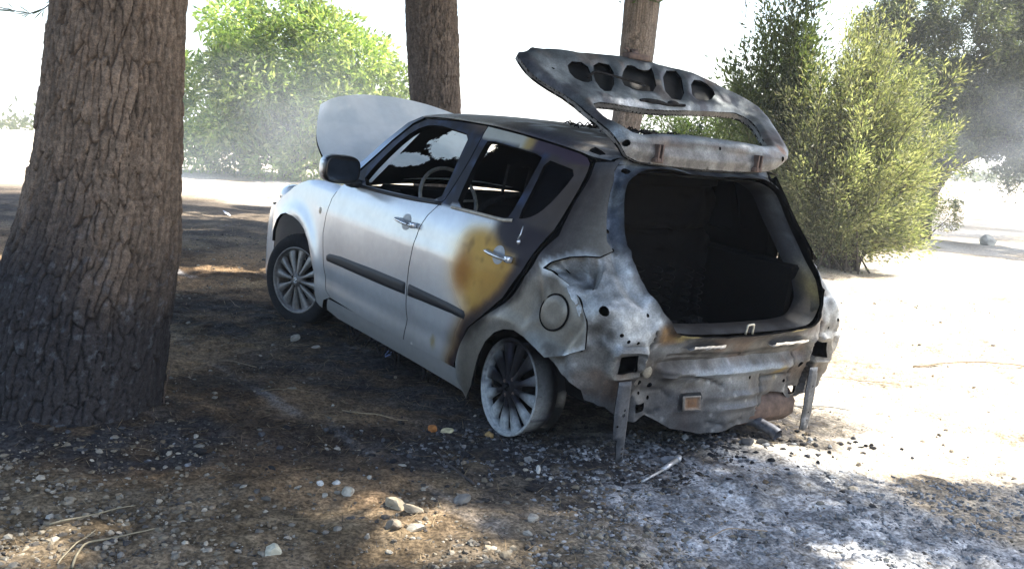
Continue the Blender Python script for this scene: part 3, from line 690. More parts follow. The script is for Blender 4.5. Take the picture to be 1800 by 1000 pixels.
def disp_rear(P, q):
    x, y, z = P.T; rg = 1 - np.abs(2 * fbm(P, 4.5, 3, 84) - 1) * 2.2; rg2 = 1 - np.abs(2 * fbm(P, 11, 2, 85) - 1) * 2.2; crum = sst(.40, .52, np.abs(y)); d = .026 * (fbm(P, 3.5, 2, 81) - .5) + .008 * (fbm(P, 12, 2, 82) - .5) + (.007 + .016 * crum) * np.clip(rg, 0, 1) ** 2.2 + (.002 + .003 * crum) * np.clip(rg2, 0, 1) ** 3 + .002 * (fbm(P, 40, 2, 83) - .5)
    lip = seg_dist(q, OPEN_ALL + OPEN_ALL[:1]); d = d + .022 * np.exp(-(lip / .013) ** 2) - .026 * np.exp(-((lip - .05) / .022) ** 2) * sst(.78, .88, z)
    for L in (LAMP, mirror_s(LAMP, INS)):
        ins = in_poly(q, L); e = seg_dist(q, L + L[:1]); d = d - np.where(ins, .075 * sst(0, .045, e), 0) + np.where(ins, 0, .008 * np.exp(-(e / .015) ** 2))
    ay = np.abs(y)
    d = d + .034 * np.exp(-((z - .535) / .026) ** 2) * sst(.47, .38, ay) - .024 * np.exp(-((z - .585) / .02) ** 2) * sst(.55, .45, ay)
    d = d + .030 * np.exp(-((y + .05) / .24) ** 2) * sst(.52, .44, z) + .020 * np.exp(-((z - .415) / .013) ** 2) * np.exp(-((y + .10) / .19) ** 2) + .020 * np.exp(-((z - .355) / .013) ** 2) * np.exp(-((y + .10) / .18) ** 2)
    d = d + .012 * sst(.66, .69, z) * sst(.50, .42, ay) * sst(.72, .70, z)
    for s in (SEAM, SEAM_R): d = d - .014 * np.exp(-(seg_dist(q, s) / .007) ** 2)
    for s in GROOVES: d = d - .009 * np.exp(-(seg_dist(q, s) / .006) ** 2)
    blk = sst(.012, .0, np.abs(q[:, 0] + .085) - .068) * sst(.685, .675, z) * sst(.36, .37, z); d = d + .022 * blk
    qm = np.array(mirror_s([(-.085, .5)], INS))[0, 0]; d = d + .022 * sst(.012, .0, np.abs(q[:, 0] - qm) - .068) * sst(.685, .675, z) * sst(.36, .37, z)
    em = np.maximum(np.abs(q[:, 0] + .497) - .062, np.abs(q[:, 1] - .40) - .042); d = d + .007 * np.exp(-((em) / .008) ** 2) - .008 * (em < -.004)
    for hq in HOLE_Q[:2]:
        e = seg_dist(q, hq + hq[:1]); d = d + .012 * np.exp(-((e - .022) / .010) ** 2)
    d = d + .03 * np.exp(-(((q[:, 0] - .04) / .07) ** 2 + ((z - .80) / .045) ** 2)) + .025 * np.exp(-(((q[:, 0] - .2) / .05) ** 2 + ((z - .83) / .025) ** 2))
    d = d - .025 * np.exp(-(((q[:, 0] - .07) / .05) ** 2 + ((z - .70) / .05) ** 2)) - .03 * sst(.10, .22, q[:, 0]) * sst(.66, .56, z)
    return d
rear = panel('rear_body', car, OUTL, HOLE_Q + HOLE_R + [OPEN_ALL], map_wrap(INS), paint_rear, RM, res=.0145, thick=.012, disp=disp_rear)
rear['label'] = 'bare burnt rear body without bumper, grey and rust mottled steel'

# jamb running into the car from the lip of the opening
oa = np.array(densify(OPEN_ALL, .03)); lipP = wrap(oa[:, 0], oa[:, 1], INS); ctr = np.array([lipP[:, 0].mean(), 0, 1.03])
rows = [lipP + [.004, 0, 0], lipP * [1, .985, 1] + [.03, 0, -.004 * 0], np.stack([lipP[:, 0] + .06, lipP[:, 1] * .94, 1.03 + (lipP[:, 2] - 1.03) * .965], 1), np.stack([lipP[:, 0] + .12, lipP[:, 1] * .92, 1.03 + (lipP[:, 2] - 1.03) * .95], 1)]
JV = np.stack(rows, 1).reshape(-1, 3); n2_ = fbm(JV, 14, 4, 90)
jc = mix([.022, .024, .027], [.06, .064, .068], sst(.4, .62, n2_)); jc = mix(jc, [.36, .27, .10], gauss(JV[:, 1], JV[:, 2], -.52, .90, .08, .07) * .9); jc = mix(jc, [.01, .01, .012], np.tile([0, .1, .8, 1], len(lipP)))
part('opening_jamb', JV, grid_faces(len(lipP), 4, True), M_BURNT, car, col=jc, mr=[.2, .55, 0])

# roof
xs = np.concatenate([np.linspace(-.19, 1.0, 54), np.linspace(1.02, 1.50, 26)]); tt = np.sin(np.linspace(-1, 1, 61) * np.pi / 2)
zb = ip(xs, [p[0] for p in RAILX[::-1]], [p[1] for p in RAILX[::-1]]); yb = side_y(xs, zb); zc = ip(xs, [-.19, 0, .4, .8, 1.2, 1.42, 1.50], [1.405, 1.443, 1.484, 1.496, 1.482, 1.44, 1.412])
RX, RT = np.meshgrid(xs, tt, indexing='ij'); yy = yb[:, None] * RT; zz = zb[:, None] + np.maximum(zc - zb, .004)[:, None] * np.sqrt(np.maximum(1 - np.abs(RT) ** 2.4, 0))
RV = np.stack([RX, yy, zz], -1); RV[..., 2] += .010 * (fbm(RV, 3, 3, 91) - .5) * (1 - RT ** 2)
RV = RV.reshape(-1, 3); nT = len(RV); RF = grid_faces(len(xs), 61); V2 = np.concatenate([RV, RV - [0, 0, .03]])
V2[nT:, 1] *= .97
c_, m_ = paint_roof(V2, None)
part('roof', V2, [np.concatenate([RF, RF[:, ::-1] + nT])], RM, car, col=c_, mr=m_, mat_index=np.r_[np.zeros(len(RF)), np.ones(len(RF))].astype(int))

# windscreen, sooted except for a torn clear patch
def ws(u, v):
    # u -1..1 across, v 0 bottom..1 top
    x0, x1 = 1.90 - .14 * u * u, 1.43 - .10 * u * u; z0, z1 = 1.01 - .02 * u * u, 1.435 - .03 * u * u
    return np.stack([x0 + (x1 - x0) * v, u * (.66 - .12 * v), z0 + (z1 - z0) * v + .03 * np.sin(np.pi * v) * (1 - u * u)], -1)
U_, V_ = np.meshgrid(np.linspace(-1, 1, 25), np.linspace(0, 1, 15), indexing='ij')
def sooty_axis():
    m = sooty_glass('sooted_windscreen', [(.14, 1.28, .26, .10), (.48, 1.17, .17, .05)]); nt = m.node_tree
    sp = [n for n in nt.nodes if n.type == 'SEPXYZ'][0]
    for l in list(nt.links):
        if l.from_node == sp and l.from_socket == sp.outputs[0]: nt.links.new(sp.outputs[1], l.to_socket)
    return m
part('windscreen', ws(U_, V_).reshape(-1, 3), grid_faces(25, 15), sooty_axis(), car)

# window panes: soot-black quarter lights and right rear window
for nm, poly, mir, mt in (('quarter_light', RD_QWIN, False, M_SOOTGLASS), ('quarter_light', RD_QWIN, True, M_SOOTGLASS)):
    V, F, mi, Q = panel_geo([(x * 1 + .0, z) for x, z in poly], [], map_side, res=.05, thick=.004, off=-.016)
    if mir: V = V * [1, -1, 1]; F = [f[:, ::-1] for f in F]
    part(nm, V, F, mt, car, smooth=False)
V, F, mi, Q = panel_geo(RD_WIN, [], map_side, res=.05, thick=.004, off=-.016)
part('rear_window', V * [1, -1, 1], [f[:, ::-1] for f in F], sooty_glass('sooted_rear_window', [(.50, 1.27, .12, .08)]), car, smooth=False)
part('front_window', *(lambda g: (g[0] * [1, -1, 1], [f[:, ::-1] for f in g[1]]))(panel_geo(FD_WIN, [], map_side, res=.05, thick=.004, off=-.016)), sooty_glass('sooted_front_window', [(1.1, 1.2, .3, .14)]), car, smooth=False)

def surf_path(pts, off=.0): 
    q = smooth_path(pts, max(8, len(pts) * 5)); return map_side(q) + [0, off, 0]
part('window_trim', *tube_geo(surf_path([(.64, 1.034), (.41, 1.040), (.22, 1.043), (.16, 1.052)], .003), .0085, 8), simple_mat('beige_window_trim', (.42, .38, .31), .45, .2), car)
part('window_trim', *tube_geo(surf_path([(1.64, 1.0), (1.35, 1.005), (1.015, 1.018), (.74, 1.036)], .002), .010, 8), M_PLASTIC, car)
part('door_seal', *tube_geo(surf_path([(x - .012, z + .006) for x, z in RD_TOP[3:]] + [(x - .012, z) for x, z in RD_REAR], -.012), .009, 6), M_SOOT, car)

for mir in (1, -1):
    V, F = tube_geo(surf_path([(x - .022, z + .004) for x, z in RD_TOP[3:]] + [(x - .022, z - .004) for x, z in RD_REAR], -.045), .034, 8); part('door_frame', V * [1, mir, 1], F if mir > 0 else [f[:, ::-1] for f in F], M_SOOT, car)
# mouldings, one on each left door
MOLD_F = [(1.891, .546), (1.886, .509), (.905, .535), (.905, .605), (1.689, .581), (1.847, .567)]
MOLD_R = [(.884, .536), (.322, .557), (.318, .58), (.334, .600), (.473, .603), (.884, .606)]
def bev(poly): return lambda P, q: -.010 * np.exp(-(seg_dist(q, poly + poly[:1]) / .009) ** 2)
for mir in (False, True):
    for mp in (MOLD_F, MOLD_R):
        V, F, mi, Q = panel_geo(mp, [], map_side, res=.012, thick=.016, off=.012, disp=bev(mp))
        if mir: V = V * [1, -1, 1]; F = [f[:, ::-1] for f in F]
        part('side_moulding', V, F, M_PLASTIC, car, sharp=50)

# door handles; the shade of each finger cup is a flat darker disc
for mir in (1, -1):
    for hx, hz in ((.985, .900), (.150, .896)):
        y0 = float(side_y(np.array(hx), np.array(hz)))
        t_ = np.linspace(-1, 1, 15); path = np.stack([hx + .098 * t_, y0 + .030 - .012 * t_ ** 2 - .012 * (np.abs(t_) > .97), hz + .004 * t_], 1); path[:, 1] *= 1
        V, F = tube_geo(path, .017 * (1 - .25 * np.abs(t_) ** 4), 12, True, .62)
        h = part('door_handle', V * [1, mir, 1], F if mir > 0 else [f[:, ::-1] for f in F], M_CHROME, car)
        a = np.linspace(0, 2 * np.pi, 20, endpoint=False); rr = np.linspace(0, 1, 6)
        A_, R_ = np.meshgrid(a, rr, indexing='ij'); cx_ = hx + .012 + .044 * R_ * np.cos(A_); cz_ = hz + .042 * R_ * np.sin(A_)
        cv = np.stack([cx_, side_y(cx_, cz_) + .0035 - .0 * R_, cz_], -1).reshape(-1, 3)
        part('cup_shade_disc', cv * [1, mir, 1], grid_faces(20, 6, True) if mir < 0 else grid_faces(20, 6, True)[:, ::-1], M_CUP_SHADE, h)
        for k in ((-.062, -.045) if hx > .5 else ()):
            v, f = lathe_geo([(0, .004), (.0055, .004), (.0055, 0)], 10); part('key_lock', (v + [hx + k, y0 + .0375, hz + .001]) * [1, mir, 1], f, M_PLASTIC, h)
        v, f = box_geo((hx - .086, y0 + .020, hz - .001), (.034, .030, .030)); part('handle_base', v * [1, mir, 1], f if mir > 0 else [q[:, ::-1] for q in f], M_CHROME, h)

# bent lever and knob on the scorched rear door
part('lock_knob', *join_geo([(ICO_V * [.010, .010, .014] + [.055, float(side_y(.055, .975)) + .006, .975], ICO_F), tube_geo([[.052, .80, .985], [.045, .793, 1.01], [.047, .783, 1.045]], .003, 6)]), M_FOIL, car)

# fuel flap
a = np.linspace(0, 2 * np.pi, 40, endpoint=False); rr = np.array([0, .5, .9, 1.0])
A_, R_ = np.meshgrid(a, rr, indexing='ij')
def flap(r, a): fz = .748 + .074 * r * np.sin(a); fx = -.283 + .080 * r * np.cos(a) - .010 * r * np.sin(a); return fx - Xr(fz), fz
fs, fz = flap(R_, A_); fv = wrap(fs, fz); nn = np.array([-.22, .97, .05]); fv = fv + nn * np.array([.010, .010, .0095, .004])[None, :, None]
fq = np.stack([fs.ravel(), fz.ravel()], -1); c_, m_ = paint_quarter(fv.reshape(-1, 3), fq)
part('fuel_flap', fv.reshape(-1, 3), grid_faces(40, 4, True)[:, ::-1], M_QUARTER, car, col=c_ * 1.04, mr=m_)
a1 = np.linspace(0, 2 * np.pi, 61); part('fuel_flap_gap', *tube_geo(wrap(*flap(1.02, a1)) + nn * .004, .0042, 6), M_SOOT, car)
v, f = lathe_geo([(0, .008), (.016, .007), (.022, .004), (.024, 0)], 20)
rp = np.array([2.04, float(side_y(2.04, .788)), .788]); part('side_repeater', v + rp, f, simple_mat('repeater_lens', (.55, .45, .33), .3), car)

# wing mirror
mc = np.array([1.645, .905, 1.085])
iv, if_ = ico_sub(3); sg = np.sign(iv) * np.abs(iv) ** .62
sh = sg * [.075, .110, .080]; sh[:, 0] = np.where(sh[:, 0] < 0, np.maximum(sh[:, 0], -.045), sh[:, 0] * 1.15)
mv = sh + mc; mcol = mix(np.tile(SILVER, (len(mv), 1)), [.012, .013, .016], np.maximum(sst(1.640, 1.634, mv[:, 0]), sst(.978, .965, mv[:, 1] + .25 * (mv[:, 0] - 1.645))))
mw = part('wing_mirror', mv, if_, M_BODY, car, col=mcol, mr=[.45, .3, .4], sharp=60); mw['label'] = 'left wing mirror in silver housing'
mg = np.array([[-.046, -.082, .050], [-.046, .075, .058], [-.046, .092, .03], [-.046, .092, -.03], [-.046, .075, -.057], [-.046, -.082, -.052], [-.046, -.092, 0]]) + mc
part('mirror_glass', mg + [-.0015, 0, 0], [np.array([[0, 1, 2, 3, 4, 5, 6]])[:, ::-1]], M_MIRROR, mw, smooth=False)
part('mirror_stalk', *box_geo((1.655, .80, 1.01), (.10, .10, .045), None, .3), M_PLASTIC, mw)
part('wing_mirror', mv * [1, -1, 1], if_[:, ::-1], M_BODY, car, col=mcol, mr=[.45, .3, .4], sharp=60)

# bonnet, folded up
edge = np.array([[1.85, .70, .985], [2.10, .70, 1.015], [2.244, .70, 1.05], [2.40, .69, 1.115], [2.502, .68, 1.185], [2.60, .645, 1.29], [2.676, .60, 1.407]])
mid = np.array([[1.80, 0, 1.05], [2.05, 0, 1.08], [2.25, 0, 1.125], [2.45, 0, 1.20], [2.60, 0, 1.28], [2.75, 0, 1.39], [2.90, 0, 1.508]])
e_ = smooth_path(edge, 30); m_2 = smooth_path(mid, 30); uu = np.linspace(-1, 1, 41)
BV = m_2[:, None, :] * (1 - np.abs(uu)[None, :, None] ** 2.3) + np.stack([e_[:, 0][:, None] + 0 * uu, e_[:, 1][:, None] * np.sign(uu), e_[:, 2][:, None] + 0 * uu], -1) * (np.abs(uu)[None, :, None] ** 2.3)
BV[..., 1] = e_[:, 1][:, None] * uu[None]; BV[..., 2] += .018 * (fbm(BV, 3.5, 3, 93) - .5)
BV = BV.reshape(-1, 3); BF = grid_faces(30, 41); nB = len(BV)
bc = mix([.64, .70, .74], [.76, .80, .82], sst(.4, .6, fbm(np.concatenate([BV, BV]), 5, 4, 94)))
part('bonnet', np.concatenate([BV, BV - [0, 0, .02]]), [np.concatenate([BF[:, ::-1], BF + nB])], BM, car, col=bc, mr=[.05, .42, .3], mat_index=np.r_[np.zeros(len(BF)), np.ones(len(BF))].astype(int))

# front bumper and headlights
aa = np.linspace(-np.pi / 2, np.pi / 2, 49); zz_ = np.array([.18, .24, .34, .46, .56, .64, .70]); off_ = np.array([-.06, -.01, .0, .01, .0, -.03, -.08])
FV = np.stack([np.stack([2.79 + (.42 + o) * np.sign(np.cos(aa)) * np.abs(np.cos(aa)) ** .55, (.800 + .1 * min(o, 0)) * np.sin(aa), np.full_like(aa, z)], -1) for z, o in zip(zz_, off_)], 1)
c_, m_ = paint_front(FV.reshape(-1, 3), None); part('front_bumper', FV.reshape(-1, 3), grid_faces(49, 7), M_BODY, car, col=c_, mr=m_)
for s in (1, -1):
    hv = iv * [.20, .10, .085] + [2.80, s * .655, .765]; part('headlight', hv, if_, simple_mat('headlight_lens', (.55, .58, .60), .15, 0, 10, .1, 0, 0, 1.0), car)

# underbody, boot floor, engine: soot-black
geo = [box_geo((1.0, 0, .30), (1.75, 1.46, .05)), box_geo((.05, 0, .50), (1.05, 1.04, .05)), box_geo((.30, 0, .40), (.5, 1.0, .2)), box_geo((1.92, 0, .62), (.06, 1.40, .70)), box_geo((2.42, 0, .60), (.75, .80, .45)), box_geo((.6, 0, .26), (.7, .9, .16)),
       box_geo((.0, .57, .66), (.80, .10, .62)), box_geo((.0, -.57, .66), (.80, .10, .62)), box_geo((2.4, .52, .55), (.85, .06, .60)), box_geo((2.4, -.52, .55), (.85, .06, .60)), box_geo((-.30, 0, .42), (.3, 1.0, .14)), box_geo((-.45, 0, .53), (.04, 1.30, .29))]  # last box: black backing added so the rear panel holes look dark
part('floor_pan', *join_geo(geo), M_SOOT, car, smooth=False)
part('rear_axle', *tube_geo([[0.02, -.70, .33], [0.02, 0, .30], [0.02, .70, .33]], .04, 10), M_SOOT, car)
part('muffler', *box_geo((-.41, -.36, .31), (.26, .42, .16), None, .3), M_RUST, car)
part('tailpipe', *tube_geo([[-.36, -.20, .245], [-.46, -.245, .25], [-.53, -.28, .253], [-.60, -.30, .238], [-.635, -.305, .225]], [.026, .026, .027, .028, .030], 12, False), attr_mat('burnt_pipe', 40, .5, 1.5, .3, .003), car, col=np.tile([.09, .095, .11], (60, 1)), mr=[.4, .5, 0])
part('dashboard', *join_geo([box_geo((1.62, 0, .90), (.34, 1.30, .22), None, .3), box_geo((1.40, .37, .88), (.12, .30, .14), None, .3)]), M_SOOT, car, smooth=False)
a = np.linspace(0, 2 * np.pi, 41); swc = np.array([1.33, .37, .985]); swp = swc + .185 * (np.cos(a)[:, None] * np.array([0, 1, 0]) + np.sin(a)[:, None] * np.array([.42, 0, .907]))
part('steering_wheel', *join_geo([tube_geo(swp, .011, 8, False), tube_geo([swc + [0, .18, 0], swc + [.05, 0, -.02], swc + [0, -.18, 0]], .008, 6), tube_geo([swc + [.03, 0, 0], [1.6, .37, .86]], .022, 8)]), simple_mat('bare_steel', (.22, .215, .2), .5, .5), car)
for s in (.36, -.36):
    fr = lambda x0, z0, z1, w, r: tube_geo(smooth_path([[x0, s - w, z0], [x0 - .10, s - w, .5 * z0 + .5 * z1], [x0 - .19, s - w * .8, z1 - .06], [x0 - .22, s, z1], [x0 - .19, s + w * .8, z1 - .06], [x0 - .10, s + w, .5 * z0 + .5 * z1], [x0, s + w, z0]], 30), r, 7)
    g = [fr(.92, .52, 1.10, .21, .014), tube_geo([[.74, s - .07, 1.06], [.70, s - .07, 1.25], [.70, s + .07, 1.25], [.74, s + .07, 1.06]], .009, 6), box_geo((1.08, s, .47), (.46, .42, .10)), box_geo((.86, s, .74), (.05, .36, .40))]
    g += [tube_geo([[.90 - .02 * k, s - .18, .62 + .09 * k], [.885 - .02 * k, s, .61 + .09 * k], [.90 - .02 * k, s + .18, .62 + .09 * k]], .005, 5) for k in range(5)]
    part('front_seat', *join_geo(g), M_DEBRIS, car, smooth=False)
def lumpy(c, sz, n, amp, seed):
    v, f = ico_sub(n); v = np.sign(v) * np.abs(v) ** .45; v = v / np.abs(v).max(0) * np.array(sz) / 2 + np.array(c); return v + amp * (np.stack([fbm(v, 9, 3, seed + k) for k in range(3)], -1) - .5) * 2, f
g = [lumpy((.20, 0, .78), (.12, 1.16, .62), 4, .035, 400), lumpy((.15, 0, 1.17), (.09, 1.0, .26), 4, .03, 410), lumpy((.10, 0, 1.31), (.06, .84, .10), 3, .02, 420)]
part('rear_seat', *join_geo(g), M_SOOT, car)  # seat back carried up to the roof to block light from ahead
def spring(y, z0, z1, x): t = np.linspace(0, 1, 60); return tube_geo(np.stack([x + .022 * np.cos(t * 38), y + .022 * np.sin(t * 38), z0 + (z1 - z0) * t], 1), .0028, 4)
g = [spring(-.44 + .11 * k, .62, .86, .10 - .02 * (k % 2)) for k in range(9)]
part('seat_springs', *join_geo(g), simple_mat('burnt_spring_steel', (.011, .010, .010), .8, 0, 40, .4, .1, .002, 0, .2), car)['kind'] = 'stuff'
SHAPE0 = [ico_sub(1)[0] * (.5 + fbm(ico_sub(1)[0], 1.5, 3, 430 + k))[:, None] for k in range(6)]; SHAPE0F = ico_sub(1)[1]
gg = []
for k in range(160):
    p = np.array([rng.uniform(-.46, .12), rng.uniform(-.48, .48), .545 + .06 * rng.random()]); gg.append((SHAPE0[k % 6] * rng.uniform(.012, .06, 3) * [1, 1, .6] + p, SHAPE0F))
bd = part('burnt_lining', *join_geo(gg), M_DEBRIS, car, smooth=False); bd['kind'] = 'stuff'

# bumper brackets hanging from the rear, emblem recess, plates of bright foil, latch striker
def bracket(outline, holes, x):
    mp = lambda q: np.stack([np.full(len(q), x) - .02 * np.sin(4 * q[:, 1]) , q[:, 0], q[:, 1]], -1)
    def fold(P, q): e = seg_dist(q, outline + outline[:1]); return .010 * sst(.0, .012, e) - .012 * np.exp(-((q[:, 0] - np.interp(q[:, 1], [o[1] for o in sorted(outline, key=lambda k: k[1])], [o[0] for o in sorted(outline, key=lambda k: k[1])]) ) / .5) ** 2) * 0 + .006 * (fbm(P, 30, 3, 121) - .5)
    V, F, mi, Q = panel_geo(outline, holes, mp, res=.008, thick=.004, disp=fold, centre=(0, 0, .3)); V[:, 0] = 2 * x - V[:, 0] if (V[:, 0].mean() > x + .004) else V[:, 0]
    c_, m_ = paint_rear(V, np.stack([V[:, 0] * 0 - 2, V[:, 2]], -1)); part('bumper_bracket', V, F, RM, car, col=c_.mean(1)[:, None] * np.array([.92, .98, 1.08]), mr=m_, mat_index=mi)
bracket([(.700, .54), (.703, .40), (.690, .30), (.668, .295), (.655, .21), (.630, .195), (.612, .20), (.622, .30), (.628, .40), (.632, .54)], [ring(.660, .425, .006, 8), ring(.663, .405, .008, 8), ring(.640, .26, .005, 7), ring(.640, .24, .005, 7), ring(.636, .222, .005, 7), ring(.685, .36, .005, 7)], -.575)
bracket([(-.515, .52), (-.512, .40), (-.522, .30), (-.528, .21), (-.560, .20), (-.585, .212), (-.590, .30), (-.580, .42), (-.575, .52)], [ring(-.545, .43, .006, 8), ring(-.552, .30, .005, 7), ring(-.555, .26, .005, 7)], -.575)
eq = np.array(densify([(-.442, .435), (-.552, .431), (-.560, .362), (-.452, .366)], .02)); ep = wrap(eq[:, 0], eq[:, 1], INS) - [.026, 0, 0]; c0 = ep.mean(0); rings = [ep + [.004, 0, 0], c0 + (ep - c0) * .86 - [.002, 0, 0], c0 + (ep - c0) * .74 + [.004, 0, 0], c0 + (ep - c0) * .4 + [.003, 0, 0], c0 + (ep - c0) * .02 + [.001, 0, 0]]
rv = np.stack(rings, 1).reshape(-1, 3); rcx = mix([.15, .14, .125], [.15, .075, .035], np.tile([0, .1, .5, 1, .8], len(ep))) * (.7 + .6 * fbm(rv, 30, 3, 92))[:, None]
part('recess_plate', rv, grid_faces(len(ep), 5, True), M_BURNT, car, col=rcx, mr=[.2, .6, 0])
for k, (s0_, s1_, zt, zb_) in enumerate(((-.39, -.575, .672, .652), (-.915, -1.16, .664, .642))):
    ss = np.linspace(s0_, s1_, 26); j1 = .006 * (fbm(np.stack([ss * 60, ss * 0, ss * 0], -1), 1, 2, 95 + k) - .5); j2 = .018 * (fbm(np.stack([ss * 45, ss * 0 + 3, ss * 0], -1), 1, 2, 97 + k) - .5)
    up = wrap(ss, np.full(26, zt) + j1, INS) - [.035, 0, 0]; lo = wrap(ss, np.full(26, zb_) + j2, INS) - [.020, 0, 0]
    V = np.concatenate([up, (up + lo) / 2 - [.010, 0, 0], lo, lo + [.03, 0, 0]]).reshape(4, 26, 3).transpose(1, 0, 2).reshape(-1, 3); part('foil_strip', V, grid_faces(26, 4), M_FOIL, car)
sk = np.array([-.615, .0, .722]); part('latch_striker', *tube_geo(smooth_path([sk + [0, .022, -.01], sk + [-.004, .020, .030], sk + [-.004, -.018, .034], sk + [0, -.022, -.01]], 14), .005, 8), simple_mat('latch_steel', (.5, .47, .38), .4, .6), car)
v, f = lathe_geo([(0, .006), (.020, .006), (.026, .003), (.027, -.004)], 18); v = v[:, [1, 0, 2]] * [-1, 1, 1]; p = wrap(np.array(-.212), np.array(.557), INS)
part('round_cap', v + p - [.010, 0, 0], f, M_BURNT, car, col=[.2, .18, .14], mr=[.2, .6, 0])
gg = []
for k in range(26):
    x = rng.uniform(.7, 1.8); y = rng.uniform(.62, .76); p = np.array([x, y, .185]); gg.append(tube_geo(smooth_path([p, p + [rng.normal(0, .03), rng.normal(0, .02), -.04], p + [rng.normal(0, .06), .02 + rng.normal(0, .03), -rng.uniform(.05, .12)]], 6), [.010, .009, .008, .007, .005, .003], 5))
o = part('melted_trim', *join_geo(gg), M_DEBRIS, car); o['kind'] = 'stuff'

# ---- tailgate thrown right over its hinges
TG = np.array([[-.262, 1.402], [-.245, 1.46], [-.195, 1.512], [-.10, 1.555], [.03, 1.617], [.20, 1.72], [.36, 1.84]])
TGD = np.array([0, .06, .133, .237, .381, .58, .78])
def map_gate(q):
    y, v = q[:, 0], q[:, 1]
    return np.stack([ip(v, TGD, TG[:, 0]), y, ip(v, TGD, TG[:, 1]) + .025 * np.clip(1 - (y / .56) ** 2, 0, 1) * np.clip((v - .2) / .5, 0, 1)], -1)
G_OUT = smooth_poly([(.62, .775), (.672, .730), (.735, .715), (.738, .65), (.728, .578), (.69, .51), (.600, .41), (.578, .253), (.575, .15), (.545, .05), (.50, -.01), (.30, -.02), (0, -.02), (-.30, -.012), (-.44, .0), (-.54, .05), (-.62, .15), (-.72, .31), (-.80, .486), (-.775, .61), (-.64, .69), (-.47, .765), (-.168, .771), (-.113, .784), (.10, .78), (.315, .767), (.513, .778), (.60, .765)])
G_WIN = smooth_poly([(.50, .385), (.317, .385), (.124, .375), (-.191, .425), (-.40, .455), (-.55, .475), (-.605, .41), (-.52, .25), (-.445, .135), (-.185, .165), (.05, .168), (.274, .148), (.445, .112), (.515, .202), (.53, .30)])
G_H = [smooth_poly(h) for h in ([(.477, .66), (.374, .667), (.395, .555), (.45, .53), (.505, .569)], [(.315, .674), (.208, .663), (.312, .493), (.385, .478), (.372, .565)],
       [(.103, .682), (.06, .690), (.03, .665), (-.03, .675), (-.066, .711), (.01, .534), (.142, .518), (.211, .554)], [(-.145, .690), (-.281, .721), (-.16, .501), (-.040, .490)], [(-.336, .668), (-.445, .692), (-.470, .62), (-.369, .535), (-.246, .518)])]
G_H = [[(np.mean([p[0] for p in h]) + 1.16 * (q[0] - np.mean([p[0] for p in h])), np.mean([p[1] for p in h]) + 1.14 * (q[1] - np.mean([p[1] for p in h]))) for q in h] for h in G_H]
G_H += [ring(.52, .055, .016), ring(-.50, .06, .014), ring(.60, .60, .008, 7), ring(-.05, .075, .008, 7)]
def disp_gate(P, q):
    e = seg_dist(q, G_OUT + G_OUT[:1]); w = seg_dist(q, G_WIN + G_WIN[:1]); d = .010 * (fbm(P, 6, 3, 101) - .5) + .004 * (fbm(P, 22, 3, 102) - .5)
    d = d - .024 * np.exp(-(e / .020) ** 2) - .016 * np.exp(-(w / .016) ** 2)
    for h in G_H[:5]: d = d - .008 * np.exp(-(seg_dist(q, h + h[:1]) / .012) ** 2)
    return d + .010 * np.exp(-((q[:, 1] - .095) / .02) ** 2) * sst(.40, .30, np.abs(q[:, 0])) - .008 * np.exp(-((q[:, 1] - .05) / .025) ** 2) * sst(.36, .28, np.abs(q[:, 0]))
tg = panel('tailgate', car, G_OUT, [G_WIN] + G_H, map_gate, paint_gate, RM, res=.0145, thick=.008, disp=disp_gate, centre=(0, 0, 0))
tg['label'] = 'burnt tailgate frame thrown up over the roof, glass gone'
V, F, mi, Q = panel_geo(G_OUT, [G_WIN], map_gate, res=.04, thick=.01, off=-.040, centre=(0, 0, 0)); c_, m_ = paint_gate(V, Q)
part('outer_skin', V, F, RM, tg, col=c_ * .12, mr=m_, mat_index=mi)  # gate paint darkened so the cut-outs look deep and shaded
def wall(loop, d0, d1, closed=True):
    q = np.array(densify(loop, .03)); e = 1e-4; P = map_gate(q); n = np.cross(map_gate(q + [0, e]) - P, map_gate(q + [e, 0]) - P); n /= np.linalg.norm(n, axis=1)[:, None]; n *= np.sign(n[:, 2:3] + 1e-9)
    ts = np.linspace(0, 1, 4); V = (P[:, None] + n[:, None] * (d0 + (d1 - d0) * ts)[None, :, None]); return V.reshape(-1, 3), [grid_faces(len(q), 4, True)]
for lp, a0 in ((G_OUT, -.026), (G_WIN, -.018)):
    V, F = wall(lp, a0, -.048); c_, m_ = paint_gate(V, V[:, [1, 0]] * 0 - 3); part('frame_edge', V, F, M_BURNT, tg, col=c_, mr=m_)
for y in (.345, -.30): part('hinge', *join_geo([box_geo((-.258, y - .012, 1.425), (.03, .010, .075)), box_geo((-.258, y + .012, 1.425), (.03, .010, .075)), box_geo((-.24, y, 1.395), (.06, .05, .02))]), M_RUST, tg, smooth=False)
lv, lf = lathe_geo([(.018, -.02), (.018, .02), (.010, .02), (.010, -.02), (.018, -.02)], 14)
part('latch', *join_geo([(lv + [.355, .015, 1.872], lf), box_geo((.345, 0, 1.855), (.06, .14, .03)), tube_geo([[.35, .045, 1.86], [.36, .05, 1.885], [.355, .075, 1.888]], .007, 6)]), M_RUST, tg)
wq = map_gate(np.array([[.14, .425], [.02, .41], [-.02, .425], [.20, .415]]))
part('wiper_motor', *join_geo([(iv * [.022, .085, .013] + wq[0] + [0, -.03, -.004], if_), (iv * [.02, .035, .014] + wq[2], if_), tube_geo([wq[3], wq[1], wq[2] + [0, -.08, 0]], .007, 7)]), M_DEBRIS, tg, smooth=False)
